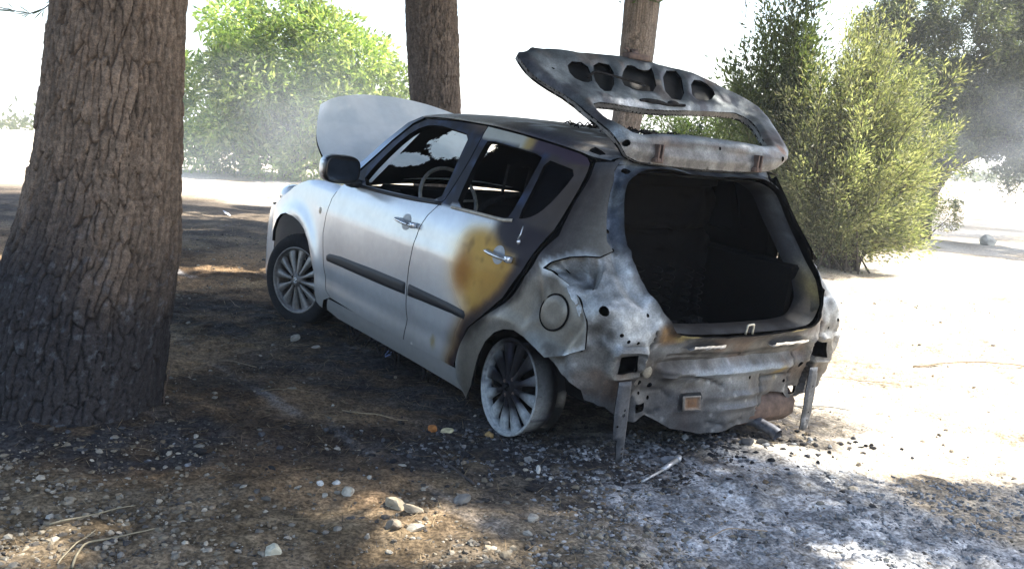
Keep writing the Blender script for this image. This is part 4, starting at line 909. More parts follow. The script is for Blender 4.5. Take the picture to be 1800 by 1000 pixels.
part('burnt_cable', *tube_geo(smooth_path([map_gate(np.array([[.44, .535]]))[0] + [0, 0, .01], map_gate(np.array([[.38, .56]]))[0] + [0, 0, .025], map_gate(np.array([[.25, .545]]))[0] + [0, 0, .02], map_gate(np.array([[.10, .52]]))[0] + [0, 0, .015]], 16), .006, 6), M_DEBRIS, tg)

# ---- wheels
def spoke_geo(a0, w0, w1):
    pr = np.array([.045, .09, .15, .203]); hw = np.array([w0, w0 * 1.05, (w0 + w1) / 2, w1]); yy = np.array([.006, .004, -.002, -.010]); V = []
    for r, h, y in zip(pr, hw, yy): V += [[r, y - .022, -h], [r, y - .002, -h * .86], [r, y, 0], [r, y - .002, h * .86], [r, y - .022, h]]
    V = np.array(V); ca, sa = math.cos(a0), math.sin(a0); R = np.array([[ca, 0, -sa], [0, 1, 0], [sa, 0, ca]])
    return V @ R.T, [grid_faces(4, 5)[:, ::-1]]
RIM = [(.150, -.15), (.185, -.15), (.192, -.10), (.190, -.03), (.197, -.006), (.212, -.004), (.218, .002), (.217, .008), (.210, .009), (.203, .001), (.200, -.02), (.198, -.10)]
TYRE = [(.212, .004), (.225, .010), (.25, .013), (.275, .010), (.290, .001), (.297, -.016), (.2985, -.05), (.2985, -.12), (.295, -.165), (.28, -.180), (.25, -.184), (.215, -.175)]
def wheel(loc, steer, camber, burnt, flip=1):
    w = bpy.data.objects.new('wheel', None); COL.objects.link(w); w.parent = car
    w.matrix_local = Matrix.Translation(loc) @ Matrix.Rotation(steer, 4, 'Z') @ Matrix.Rotation(camber, 4, 'X') @ (Matrix.Identity(4) if flip > 0 else Matrix.Rotation(math.pi, 4, 'Z'))
    def paint(V):
        r = np.hypot(V[:, 0], V[:, 2]); n = fbm(V, 14, 4, 111); n2 = fbm(V, 40, 3, 112)
        if not burnt:
            c = mix([.20, .195, .185], [.27, .262, .25], sst(.4, .6, n)); c = mix(c, [.07, .065, .06], sst(.09, .05, r) * .5); return c, np.tile([.45, .42, .05], (len(V), 1))
        low = sst(.10, -.14, V[:, 2] - .05 * V[:, 0] + .10 * (n - .5)); white = sst(.158, .175, r + .10 * (n - .5) + .05 * low) * np.clip(low + .45 * sst(.08, .17, np.abs(V[:, 0])), 0, 1)
        white = white * sst(-.05, -.015, V[:, 1]); c = mix([.008, .007, .009], [.36, .385, .39], np.clip(white, 0, 1)); c = mix(c, [.03, .03, .05], sst(.6, .75, n2) * .6); return c, np.tile([.0, .85, 0], (len(V), 1))
    nlo = 12
    for k in range(nlo):
        a0 = 2 * math.pi * k / nlo + .06; V, F = spoke_geo(a0, .0105, .035 if k % 2 == 0 else .030); c, m = paint(V); part('spoke', V, F, M_ALLOY, w, col=c, mr=m)
    V, F = lathe_geo(RIM, 72); c, m = paint(V); part('rim', V, [f[:, ::-1] for f in F], M_ALLOY, w, col=c * (1.0 if burnt else .7), mr=m)
    V, F = lathe_geo([(0, .010), (.026, .010), (.030, .007), (.032, .003), (.052, .002), (.058, -.006), (.06, -.03)], 36); c, m = paint(V); part('hub', V, [f[:, ::-1] for f in F], M_ALLOY, w, col=c, mr=m)
    for b in np.arange(4) * math.pi / 2 + .4:
        V, F = lathe_geo([(0, .0035), (.0085, .0035), (.009, .0)], 10); part('wheel_nut', V + [.044 * math.cos(b), 0, .044 * math.sin(b)], [f[:, ::-1] for f in F], M_SOOT if not burnt else M_RUST, w)
    sp_ = np.array([[.012, .0125, .008], [.006, .0125, .013], [0, .0125, .016], [-.006, .0125, .013], [-.012, .0125, .008], [-.006, .0125, .004], [.006, .0125, -.004], [.012, .0125, -.008], [.006, .0125, -.013], [0, .0125, -.016], [-.006, .0125, -.013], [-.012, .0125, -.008]])
    part('emblem', *tube_geo(sp_, .0032, 6), M_FOIL if not burnt else M_SOOT, w)
    V, F = lathe_geo([(.0, -.045), (.13, -.045), (.13, -.055), (.0, -.055)], 32); part('brake_disc', V, [f[:, ::-1] for f in F], M_SOOT, w)
    if not burnt:
        V, F = lathe_geo(TYRE, 96); part('tyre', V, [f[:, ::-1] for f in F], M_TYRE, w)
        g = [box_geo((.2985 * math.cos(b), -.088 + .045 * k_, .2985 * math.sin(b)), (.005, .036, .016), np.array([[math.cos(b), 0, -math.sin(b)], [0, 1, 0], [math.sin(b), 0, math.cos(b)]])) for b in np.arange(64) * 2 * math.pi / 64 for k_ in (-1, 0, 1)]
        o = part('tread', *join_geo(g), M_TYRE, w, smooth=False); o['kind'] = 'stuff'
    else:
        prof = [(.185, -.03), (.188, -.05), (.186, -.09), (.186, -.12), (.196, -.15), (.206, -.16), (.17, -.17)]
        V, F = lathe_geo(prof, 72); V = V * (1 + .05 * (fbm(V, 18, 3, 115) - .5))[:, None]; n = fbm(V, 20, 4, 116); c = mix([.007, .007, .007], [.17, .155, .13], sst(.66, .74, n)); part('charred_bead', V, [f[:, ::-1] for f in F], M_ALLOY, w, col=c, mr=[0, .9, 0])
    return w
wheel((2.42, .775, .272), math.radians(20), 0.0, False)
wheel((.012, .775, .330), math.radians(-2), math.radians(4), True)
wheel((2.42, -.775, .272), math.radians(20), 0.0, False, -1)
wheel((.012, -.775, .330), 0, math.radians(-4), True, -1)

# ------------------------------------------------------------------ foliage and trees
def leaves_geo(C, D, Nn, L, Wd, col, fold=.25):
    C = np.asarray(C); D = D / (np.linalg.norm(D, axis=1)[:, None] + 1e-9); S = np.cross(D, Nn); S /= np.linalg.norm(S, axis=1)[:, None] + 1e-9; N = np.cross(S, D)
    L = np.reshape(L, (-1, 1)); Wd = np.reshape(Wd, (-1, 1))
    V = np.stack([C, C + D * L * .45 + S * Wd * .5 + N * Wd * fold, C + D * L, C + D * L * .45 - S * Wd * .5 + N * Wd * fold], 1).reshape(-1, 3)
    b = np.arange(len(C))[:, None] * 4; F = np.concatenate([b + [0, 1, 2], b + [0, 2, 3]])
    return V, F, np.repeat(col, 4, 0)
def rdir(n): v = rng.normal(size=(n, 3)); return v / np.linalg.norm(v, axis=1)[:, None]

def bark_trunk(name, parent, levels, seed, nu, nv, cell, depth, char_z, top, base_col, wob=.03):
    # levels: (z, x, y, radius) up the trunk; plates of bark stand proud of deep cracks
    L = np.array(levels); z = np.concatenate([np.linspace(L[0, 0], min(3.2, top), nv), np.linspace(3.2, top, 26)[1:]]) if top > 3.2 else np.linspace(L[0, 0], top, nv); nv = len(z)
    ax = ip(z, L[:, 0], L[:, 1]); ay = ip(z, L[:, 0], L[:, 2]); ar = ip(z, L[:, 0], L[:, 3])
    th = np.linspace(0, 2 * np.pi, nu, endpoint=False); T, Z = np.meshgrid(th, z, indexing='ij'); r = ar[None] + 0 * T
    P = np.stack([np.cos(T) * .3, np.sin(T) * .3, Z * .8], -1); w1 = fbm(P, 5, 4, seed) - .5; w2 = fbm(P, 5, 4, seed + 5) - .5
    nc = max(8, int(round(2 * np.pi * L[len(L) // 2, 3] / cell))); hf = fbm(P, 26, 3, seed + 7) - .5
    U = T / (2 * np.pi) * nc + 1.5 * w1 + .7 * hf; Vv = Z / (cell * 5.6) + 1.3 * w2 + .5 * hf
    f1, f2, cid = worley(U, Vv, seed, nc); e = f2 - f1
    U2 = T / (2 * np.pi) * nc * 2 + 2.0 * w2 + 1.1 * hf; V2 = Z / (cell * 1.5) + 2.0 * w1; g1, g2, cid2 = worley(U2, V2, seed + 50, nc * 2); e2 = g2 - g1
    cw = .05 + .16 * fbm(P, 4, 2, seed + 23); plate = sst(.0, 1, e / cw); plate2 = sst(.0, .16, e2); Pf = np.stack([np.cos(T) * .3, np.sin(T) * .3, Z * .45], -1); fine = fbm(Pf, 45, 4, seed + 9) - .5; gap = sst(.60, .72, fbm(np.stack([np.cos(T) * .3, np.sin(T) * .3, Z * .3], -1), 9, 4, seed + 25))
    d = depth * (plate * (.45 + .75 * cid) + .45 * plate * plate2 * (.2 + cid2) + .75 * fine - .6 - .5 * gap)
    # root flare lobes and slow swelling
    lob = .11 * ar[None] * np.exp(-np.maximum(Z - L[0, 0] - .05, 0) / .22) * np.cos(3 * T + seed) + wob * (fbm(P, 1.6, 2, seed + 11) - .5)
    r = r + d + lob; X = np.stack([ax[None] + r * np.cos(T), ay[None] + r * np.sin(T), Z], -1)
    c = mix(np.array(base_col) * .55, base_col, plate); c = c * (.78 + .44 * cid)[..., None] * (.85 + .3 * cid2)[..., None] * (1 + .9 * fine)[..., None]; c = mix(c, np.array(base_col) * [1.15, .95, .8], plate2 * .3 * cid2)
    ch = sst(char_z + .25, char_z - .35, Z + .7 * (fbm(P, 2.6, 3, seed + 13) - .5)); c = mix(c, np.array([.016, .015, .016]) * (1 + .8 * plate[..., None]), ch * .96)
    ashm = sst(.66, .74, fbm(np.stack([X[..., 0], X[..., 1], X[..., 2]], -1), 34, 3, seed + 15)) * sst(char_z + .3, char_z - .2, Z); c = mix(c, [.13, .14, .155], ashm * .3)
    return part(name, X.reshape(-1, 3), grid_faces(nu, nv, True), M_BARK, parent, col=c.reshape(-1, 3))

# left pine: close, flared, charred at its foot
def lean_top(lv, z, dx, dy, r): return lv + [(z, lv[-1][1] + dx, lv[-1][2] + dy, r)]
PINE1 = [(-.10, -1.90, 3.74, .44), (.05, -1.875, 3.72, .400), (.20, -1.848, 3.72, .378), (.382, -1.817, 3.72, .366), (.601, -1.777, 3.72, .350), (.722, -1.745, 3.72, .333), (.865, -1.708, 3.72, .312), (1.145, -1.658, 3.72, .276), (1.485, -1.622, 3.72, .258), (1.815, -1.591, 3.72, .245)]
PINE1 = lean_top(lean_top(PINE1, 5.0, .22, .3, .21), 8.2, .3, .5, .12)
PINE2 = [(-.25, -.70, 9.5, .36), (.1, -.73, 9.5, .285), (.6, -.78, 9.5, .25), (1.605, -.858, 9.5, .243), (2.112, -.894, 9.5, .247), (2.666, -.936, 9.5, .250), (6.0, -1.15, 9.6, .19), (9.0, -1.2, 9.7, .11)]
SHADE_PINE = [(-.55, 7.6, 4.6, .34), (0, 7.55, 4.6, .27), (2, 7.4, 4.7, .24), (5, 6.6, 5.0, .2), (8.5, 5.9, 5.2, .1)]  # added tree out of view; its crown only shades the foreground
PINE3 = [(-.5, 1.30, 13.5, .30), (.2, 1.38, 13.5, .23), (1.586, 1.549, 13.5, .205), (2.557, 1.645, 13.5, .232), (3.346, 1.677, 13.5, .243), (6.0, 1.95, 13.5, .19), (9.0, 2.3, 13.5, .11)]
pines = []
for lv, lab, seed, nu, nv, cell, dep, ch, colr in (
        (PINE1, 'thick pine with deeply cracked bark and charred foot, at the left edge', 3, 480, 640, .034, .0125, .70, [.135, .103, .077]),
        (PINE2, 'pine trunk rising straight behind the raised bonnet of the car', 13, 260, 340, .038, .017, .25, [.115, .095, .082]),
        (SHADE_PINE, 'unseen pine added at the right to shade the foreground', 33, 90, 90, .06, .015, .3, [.12, .1, .085]),
        (PINE3, 'slender pale pine trunk behind the tailgate of the car', 23, 200, 260, .035, .011, .1, [.19, .165, .148])):
    t = thing('pine_tree', lab, 'tree', (lv[0][1], lv[0][2], float(ground_h(np.array([lv[0][1]]), np.array([lv[0][2]]))[0])), 'pines round the car'); pines.append(t); off = np.array(t.location)
    bark_trunk('trunk', t, [(a - off[2], b - off[0], c - off[1], d) for a, b, c, d in lv], seed, nu, nv, cell, dep, ch, lv[-1][0] - off[2], colr)

# pine crowns, above the frame: needles kept or cut to shade the car and dapple the ground
def in_view(P, margin=60):
    d = np.asarray(P) - CAM; X = d @ cx; Yv = d @ cy; Z = d @ cz; k = Z > .1; u = 900 + 1609.17 * X / np.where(k, Z, 1); v = 500 + 1609.17 * Yv / np.where(k, Z, 1)
    return k & (u > -margin) & (u < 1800 + margin) & (v > -margin) & (v < 1000 + margin)
def shade_keep(X, Y):
    n = fbm(np.stack([X, Y, 0 * X], -1), .8, 3, 131) - .5; n2 = fbm(np.stack([X, Y, 0 * X], -1), 2.6, 3, 133)
    k = np.full(X.shape, .97)
    lit = (X > .98 + .35 * n + .10 * np.maximum(Y - 4, 0)) & (Y > 3.80 + .7 * n)                    # open ground to the right of the car
    lit |= Y > 15.0 + 1.5 * n; lit |= (X > 4.2 + n)
    k = np.where(lit, 0.0, k); k = np.where((Y > 6.6) & (Y < 15) & (X < -1.2) & (fbm(np.stack([X * .55, Y, 0 * X], -1), 1.1, 3, 139) > .53), .03, k)   # broken light on the burnt strip to the left
    k = np.where((Y < 3.80 + .7 * n) & (X > 1.1) & (n2 > .52), .1, k)
    k = np.where((Y > 3.8) & (Y < 5.0) & (X > -.6) & (X <= 1.2) & (n2 > .62), .3, k)
    for px, py, r in ((-.36, 3.01, .13), (-.15, 2.68, .16), (-1.42, 2.5, .16), (.05, 3.05, .06), (-.03, 2.62, .10), (-1.28, 3.1, .05), (-2.6, 5.6, .12), (.14, 4.40, .06), (-.67, 4.82, .10), (.62, 2.5, .1), (1.3, 3.0, .12), (1.6, 2.7, .1)):
        k = np.where(np.hypot((X - px) / 1.5, Y - py) < (r + .06) * (1 + 1.2 * n), 0.0, k)
    k = np.where(np.hypot(X + 1.6, Y - 6.03) < .8, .99, k)
    return k
CR = [(-1.2, 5.2, 4.4, 3.9), (-.6, 10.2, 5.6, 4.4), (5.0, 5.2, 3.7, 4.2), (2.4, 12.4, 5.4, 4.6)]                          # x, y, radius, lowest needle
own = []; allp = rng.uniform([-9.5, 1.0, 4.2], [8.5, 19.5, 8.2], (52000, 3))
hit = allp - SUN * ((allp[:, 2] - 0.1) / SUN[2])[:, None]
ctr_ = np.array([[c[0], c[1]] for c in CR]); dd = np.linalg.norm(allp[:, None, :2] - ctr_[None], axis=2) / np.array([c[2] for c in CR])[None]
who = dd.argmin(1); best = dd.min(1)
keep = (best < 1.05 + .35 * (fbm(allp, .7, 3, 135) - .5)) & (rng.random(len(allp)) < shade_keep(hit[:, 0], hit[:, 1])) & ~in_view(allp, 90) & (fbm(allp, 1.1, 3, 137) > .30)
allp = allp[keep]; who = who[keep]
for i, t in enumerate(pines):
    P = allp[who == i]; off = np.array(t.location); nb = 12
    D = np.repeat(P, nb, 0); dr = rdir(len(D)); dr[:, 2] = dr[:, 2] * .6 + .15
    colr = mix([.028, .05, .016], [.055, .085, .03], rng.random(len(D)))
    V, F, c = leaves_geo(D - off, dr, rdir(len(D)), rng.uniform(.2, .34, len(D)), rng.uniform(.035, .06, len(D)), colr)
    part('crown', V, F, M_NEEDLE, t, col=c, smooth=False)
    lv = (PINE1, PINE2, SHADE_PINE, PINE3)[i]; g = []
    for k in range(9):
        z0 = 4.6 + .4 * k; a = k * 2.4 + i; x0 = float(ip(z0, [q[0] for q in lv], [q[1] for q in lv])); y0 = float(ip(z0, [q[0] for q in lv], [q[2] for q in lv])); l = 3.6 - .2 * k
        pth = smooth_path([[x0, y0, z0], [x0 + l * .5 * math.cos(a), y0 + l * .5 * math.sin(a), z0 + .45], [x0 + l * math.cos(a), y0 + l * math.sin(a), z0 + 1.1]], 8)
        if i != 2 and not in_view(pth, 40).any(): g.append(tube_geo(pth - off, np.linspace(.075, .02, 8), 7))
    if g: part('branch', *join_geo(g), M_BARK, t, col=[.11, .09, .075])

# a pine spray drooping into the top left corner, and a leafless twig at the top right: parts of the pines they grow on
def spray(t, pts, needles, nl, colr, seed):
    off = np.array(t.location); pth = smooth_path(pts, 24); V, F = tube_geo(pth - off, np.linspace(.012, .003, 24), 6); b = part('twig', V, F, M_BARK, t, col=[.07, .055, .045])
    if needles:
        k = rng.integers(8, 24, needles); dr = np.gradient(pth, axis=0)[k]; dr = dr / np.linalg.norm(dr, axis=1)[:, None] + .7 * rdir(needles)
        V, F, c = leaves_geo(pth[k] - off, dr, rdir(needles), rng.uniform(.6, 1.1, needles) * nl, np.full(needles, nl * .06), np.tile(colr, (needles, 1))); part('needles', V, F, M_NEEDLE, b, col=c, smooth=False)
spray(pines[0], [[-1.9, 6.3, 3.6], [-2.6, 6.1, 2.6], [-2.95, 6.0, 2.10], [-3.14, 6.0, 1.99], [-3.33, 6.0, 2.02]], 130, .13, [.05, .08, .04], 1)
spray(pines[3], [[2.2, 9.6, 4.4], [2.04, 9.2, 3.2], [2.09, 9.0, 2.72], [2.11, 9.0, 2.58], [2.05, 9.0, 2.45]], 16, .07, [.06, .08, .03], 2)
V = [np.array([1.64, 13.35, 3.30]) + rng.normal(0, [.16, .1, .05]) for _ in range(60)]; V = np.array(V); V[:, 2] = np.abs(V[:, 2] - 3.30) + 3.28
v, f, c = leaves_geo(V - np.array(pines[3].location), rdir(60) + [0, 0, -.3], rdir(60), np.full(60, .13), np.full(60, .03), np.tile([.07, .12, .03], (60, 1))); part('needles', v, f, M_NEEDLE, pines[3], col=c, smooth=False)

# left bush: broad light-green leaves
def lump_bush(name, label, cat, base, lumps, n, L, W, cols, seed, droop=-.15, mt=None, group=None, stems=9, inner=.55):
    r = np.random.default_rng(seed); t = thing(name, label, cat, base, group); off = np.array(base); lumps = np.array(lumps)
    vol = (lumps[:, 3] ** 2); k = r.choice(len(lumps), n, p=vol / vol.sum()); v = r.normal(size=(n, 3)); v /= np.linalg.norm(v, axis=1)[:, None]
    rad = 1 - inner * r.random(n) ** 1.6; P = lumps[k, :3] + v * (rad * lumps[k, 3])[:, None] * [1, 1, .85]
    ok = fbm(P, 1.5 / max(.3, lumps[:, 3].mean()), 3, seed) > .42; P = P[ok]; v = v[ok]; k = k[ok]; n = len(P)
    D = v + .8 * r.normal(size=(n, 3)) + [0, 0, droop]; base_c = np.array(cols)[r.integers(0, len(cols), n)] * (.6 + .7 * _hash(k, k, k, seed))[:, None] * r.uniform(.75, 1.25, n)[:, None]
    V, F, c = leaves_geo(P - off, D, r.normal(size=(n, 3)) + v, r.uniform(.7, 1.3, n) * L, r.uniform(.8, 1.2, n) * W, base_c)
    part('crown', V, F, mt or M_LEAF, t, col=c, smooth=False); g = []
    for q in range(stems):
        tip = lumps[r.integers(0, len(lumps)), :3] - off; g.append(tube_geo(smooth_path([np.array([r.normal(0, .12), r.normal(0, .12), -.05]), tip * [.35, .35, .45] + r.normal(0, .1, 3), tip], 9), np.linspace(.06, .012, 9) * max(.4, L * 5), 6))
    part('stems', *join_geo(g), M_BARK, t, col=[.06, .05, .045])
    return t
def ell_lumps(c, rx, rz, ry, n, r0, r1, seed):
    r = np.random.default_rng(seed); v = r.normal(size=(n, 3)); v /= np.linalg.norm(v, axis=1)[:, None]; v[:, 2] = np.where(v[:, 2] < -.75, -.75, v[:, 2])
    p = np.array(c) + v * [rx, ry, rz] * r.uniform(.45, .9, n)[:, None]; return np.concatenate([p, r.uniform(r0, r1, (n, 1))], 1)
LB = ell_lumps((-5.9, 24, 2.45), 3.2, 2.6, 2.4, 60, .55, 1.0, 5)
LB = np.concatenate([LB, [[-3.6, 23.6, 2.2, .7], [-3.1, 23.7, 2.5, .6], [-2.95, 23.8, 1.9, .5], [-7.9, 23.2, .7, .8], [-7.0, 22.9, .45, .7], [-6.1, 22.8, .4, .7], [-5.2, 22.9, .4, .7], [-4.4, 23.0, .45, .7], [-3.6, 23.3, .8, .7], [-8.7, 23.6, 1.2, .9], [-8.9, 24, 2.4, .9], [-5.6, 23.6, 4.9, .8], [-6.6, 23.8, 4.7, .8]]])
lump_bush('broadleaf_bush', 'big rounded light green leafy bush beyond the bonnet of the car', 'bush', gpt(-6.0, 24.2), LB, 60000, .19, .072, [(.24, .32, .10), (.33, .40, .16), (.16, .24, .08), (.40, .44, .22)], 5)
SB = ell_lumps((3.6, 18, 1.45), 1.7, .7, 1.2, 16, .35, .6, 8)
lump_bush('low_shrub', 'low dark green shrub seen through the tailgate frame', 'shrub', gpt(3.6, 18.2), SB, 9000, .12, .03, [(.06, .10, .03), (.09, .12, .045)], 8)

# right bush: feathery fine-leaved plumes sweeping up to the right
def plume_bush(name, label, base, tips, n, L, W, cols, seed, spread, jit):
    r = np.random.default_rng(seed); t = thing(name, label, 'bush', base); off = np.array(base); g = []; PP = []; DD = []; CC = []
    for ti, tip in enumerate(tips):
        for rep in range(spread):
            e = np.array(tip) + r.normal(0, jit, 3) * [1, 1.8, 1]; b = off + [r.normal(0, .16), r.normal(0, .2), -.05]; m_ = b * .45 + e * .55 + [r.normal(0, .12) - .12, r.normal(0, .15), .18 + r.normal(0, .08)]
            p = smooth_path([b, m_, e], 14); g.append(tube_geo(p - off, np.linspace(.016, .004, 14), 5)); nl = n // (len(tips) * spread); k = r.uniform(.22, 1.0, nl) ** .8 * 13; i0 = np.minimum(k.astype(int), 12); f_ = (k - i0)[:, None]
            q = p[i0] * (1 - f_) + p[i0 + 1] * f_; tg_ = p[i0 + 1] - p[i0]; tg_ /= np.linalg.norm(tg_, axis=1)[:, None]
            w = r.normal(size=(nl, 3)); tw = r.integers(0, 26, nl); side = np.random.default_rng(seed * 999 + ti * 31 + rep).normal(size=(26, 3))[tw]
            PP.append(q + side * .16 * r.random((nl, 1)) + tg_ * .1 * r.random((nl, 1)) + w * .03); DD.append(tg_ * 1.0 + .55 * w + side * .35)
            CC.append(np.array(cols)[r.integers(0, len(cols), nl)] * r.uniform(.7, 1.3) * r.uniform(.8, 1.2, nl)[:, None])
    P = np.concatenate(PP); V, F, c = leaves_geo(P - off, np.concatenate(DD), r.normal(size=(len(P), 3)), r.uniform(.6, 1.3, len(P)) * L, r.uniform(.7, 1.3, len(P)) * W, np.concatenate(CC))
    part('crown', V, F, M_FINE, t, col=c, smooth=False); part('stems', *join_geo(g), M_BARK, t, col=[.085, .07, .055]); return t
PL_A = [(3.35, 14.0, 2.26), (3.5, 14.1, 2.77), (3.71, 13.9, 3.17), (4.01, 13.9, 3.58), (3.79, 13.7, 2.99), (4.35, 13.8, 2.7), (3.26, 14.2, 1.84), (3.46, 13.8, 1.84)]
PL_B = [(4.05, 13.6, 1.75), (3.75, 13.7, 1.1), (3.95, 13.5, .6), (5.3, 13.9, 3.1), (4.55, 13.9, 2.75), (4.3, 13.7, 2.2), (4.59, 13.4, 2.28), (4.99, 13.7, 2.63), (4.85, 13.9, 3.05), (5.32, 13.7, 2.65), (5.48, 13.4, 2.31), (5.60, 13.5, 1.93), (5.65, 13.4, 1.53), (5.6, 13.2, 1.2), (5.18, 13.1, 1.66), (4.88, 13.2, 1.88), (4.38, 13.1, 1.7), (4.18, 13.1, 1.3), (4.0, 13.2, 0.88), (4.53, 12.9, 1.08), (5.07, 13.0, 0.86), (5.62, 13.3, 0.62), (5.32, 13.1, 0.38), (4.34, 13.1, 0.5), (5.6, 13.5, 0.87), (3.95, 13.6, 1.44), (5.74, 13.3, 0.34)]
plume_bush('willowy_bush', 'tall dark green willowy bush rising left of the pale feathery one', gpt(4.35, 14.1), PL_A, 22000, .11, .030, [(.085, .115, .055), (.12, .15, .07), (.075, .10, .06)], 11, 5, .22)
plume_bush('feathery_bush', 'pale yellow green feathery bush right of the burnt car', gpt(4.75, 13.35), PL_B, 112000, .075, .020, [(.26, .275, .16), (.35, .355, .235), (.18, .20, .12), (.31, .30, .21), (.12, .14, .08)], 12, 6, .22)

# right tree: dark, on a slanting trunk
RTB = gpt(9.74, 22.0); rt = thing('slanting_tree', 'large dark tree on a slanting trunk at the right edge', 'tree', RTB)
def limb(pts, r0, r1, n=14):
    p = smooth_path(pts, n); return tube_geo(p - RTB, np.linspace(r0, r1, n) * (1 + .12 * np.sin(np.arange(n) * 2.1)), 9)
FORK = (10.2, 22, 1.05)
part('trunk', *limb([RTB + [0, 0, -.1], (9.85, 22, .35), (10.04, 22, .85), (10.5, 22, 1.48), (10.9, 21.9, 2.1)], .24, .15), M_BARK, rt, col=[.055, .045, .042])
for tip, m_ in (((9.92, 22, 2.97), (9.95, 22, 1.9)), ((8.99, 22, 4.1), (9.3, 22, 2.6)), ((10.43, 21.5, 3.6), (10.5, 21.9, 2.4)), ((11.07, 22, 4.44), (10.9, 22, 2.8)), ((12.6, 21.5, 2.5), (11.3, 21.8, 1.78)), ((11.9, 21, 1.95), (11.0, 21.6, 1.55)), ((10.0, 22.3, 1.6), (9.9, 22.2, 1.2))):
    part('limb', *limb([FORK, m_, tip], .12, .03, 10), M_BARK, rt, col=[.05, .042, .04])
RC = [(8.7, 22.0, 4.34), (9.13, 22.2, 3.61), (8.85, 22.3, 2.94), (9.44, 22.0, 2.56), (9.39, 21.7, 4.08), (9.91, 21.5, 3.33), (10.28, 22.0, 4.41), (10.69, 21.6, 3.75), (11.31, 22.0, 4.58), (11.33, 21.5, 3.39), (10.9, 21.5, 2.73), (10.31, 21.8, 2.33), (9.79, 22.0, 1.78), (11.4, 21.2, 2.61), (10.66, 21.6, 1.98), (9.46, 22.0, 4.63), (9.19, 22.3, 2.29), (12.09, 22.0, 3.71), (12.17, 21.5, 2.1), (11.84, 22.0, 4.6), (9.43, 22.4, 1.77), (10.02, 22.3, 1.1), (9.71, 22.3, 0.79), (9.3, 22.0, 5.3), (10.4, 22.0, 5.4), (11.6, 22.0, 5.5), (12.9, 22, 4.6), (13.0, 21.6, 3.0), (8.6, 22.3, 3.9), (8.5, 22.3, 3.3), (8.9, 22.4, 2.5), (9.0, 22.3, 1.6), (9.6, 22.2, 2.0), (9.4, 22.1, 3.1), (10.1, 22, 2.8), (10.9, 21.9, 3.2), (11.6, 21.8, 3.0), (11.9, 21.6, 2.4), (8.9, 22.3, 4.8), (12.6, 21.8, 3.6), (9.3, 22.4, 1.1), (14, 22, 5), (15.5, 22, 5.5), (17, 22, 5), (16, 21, 6), (13.8, 21, 6), (14.8, 22, 4.2), (16.2, 22, 4.4), (18, 21.5, 5.5), (11.6, 21.4, 1.95), (12.2, 21.2, 1.6), (11.0, 21.5, 2.2), (9.0, 22.5, 1.2), (8.8, 22.4, 1.9), (12.4, 20.6, 4.6), (13.0, 20.4, 5.2), (13.6, 20.6, 5.6), (12.9, 19.9, 4.9), (14.2, 20.2, 6.0), (13.4, 21.2, 5.0), (14.6, 21, 5.2), (12.8, 21, 5.9), (15.2, 20.4, 6.2), (13.8, 19.6, 5.4), (10.4, 21.2, 1.5), (11.2, 21.3, 1.35), (12.4, 21, 1.2), (9.9, 22.2, 1.9)]  # rightmost clumps, out of view, are added to shade the ground
n_ = 190000; k_ = rng.integers(0, len(RC), n_); sub = rng.normal(0, .38, (len(RC), 14, 3))[k_, rng.integers(0, 14, n_)]; rp_ = np.array(RC)[k_] + sub + rng.normal(0, .115, (n_, 3))
rp_ = rp_[fbm(rp_, 1.7, 3, 151) > .36]; n_ = len(rp_); rc_ = np.array([(.085, .105, .06), (.12, .14, .075), (.17, .185, .11), (.07, .085, .055)])[rng.integers(0, 4, n_)] * rng.uniform(.7, 1.3, (n_, 1))
V, F, c = leaves_geo(rp_ - RTB, rdir(n_) + [.3, 0, -.25], rdir(n_), rng.uniform(.09, .16, n_), rng.uniform(.028, .045, n_), rc_); part('crown', V, F, M_FINE, rt, col=c, smooth=False)
DT = gpt(18.6, 31.5); lump_bush('drooping_tree', 'hazy tree drooping far behind at the right edge', 'tree', DT, np.array([(13.9, 26, 2.5, .7), (14.4, 26, 1.9, .6), (14.6, 26, 3.0, .9), (14.2, 26, 1.55, .45), (15.2, 26, 2.4, .9), (13.8, 26, 3.6, .9), (16.5, 30, 4.2, 1.3), (18, 31, 4.8, 1.5), (17.2, 29, 5.4, 1.3), (19.5, 31, 5.2, 1.6), (15.5, 28, 4.9, 1.1), (16, 32, 5.5, 1.4), (20.5, 30, 4.5, 1.5), (18.5, 33, 6, 1.6), (15.6, 27, 3.6, 1.0), (22, 31, 5.5, 1.8), (20, 34, 6, 1.7), (18.2, 28.6, 6, 1.6), (16.4, 25.8, 6, 1.5), (17.3, 27, 6.3, 1.5), (20.4, 32.8, 6.2, 1.7), (22.4, 37.6, 6, 1.8), (19.3, 30.4, 6.4, 1.6), (21.6, 35, 6.6, 1.8), (15.6, 24.4, 6.2, 1.4), (23.5, 33, 5, 1.8), (19.8, 27.8, 6.5, 1.6)]), 80000, .13, .035, [(.05, .075, .035), (.07, .09, .05)], 31, -.3)  # high lumps out of view at the right are added to shade the far ground
lump_bush('hazy_shrub', 'hazy green shrub filling the gap behind the feathery bush', 'shrub', gpt(7.6, 18.0), np.array([(6.6, 18, 1.2, .8), (7.4, 18.2, .8, .7), (6.9, 18.3, 2.0, .7), (7.9, 18.2, 1.6, .6), (7.6, 18.0, .2, .6), (6.4, 18, .4, .7), (7.5, 18.4, 2.6, .6)]), 16000, .11, .028, [(.15, .18, .09), (.21, .24, .13), (.11, .135, .075)], 37, .1)
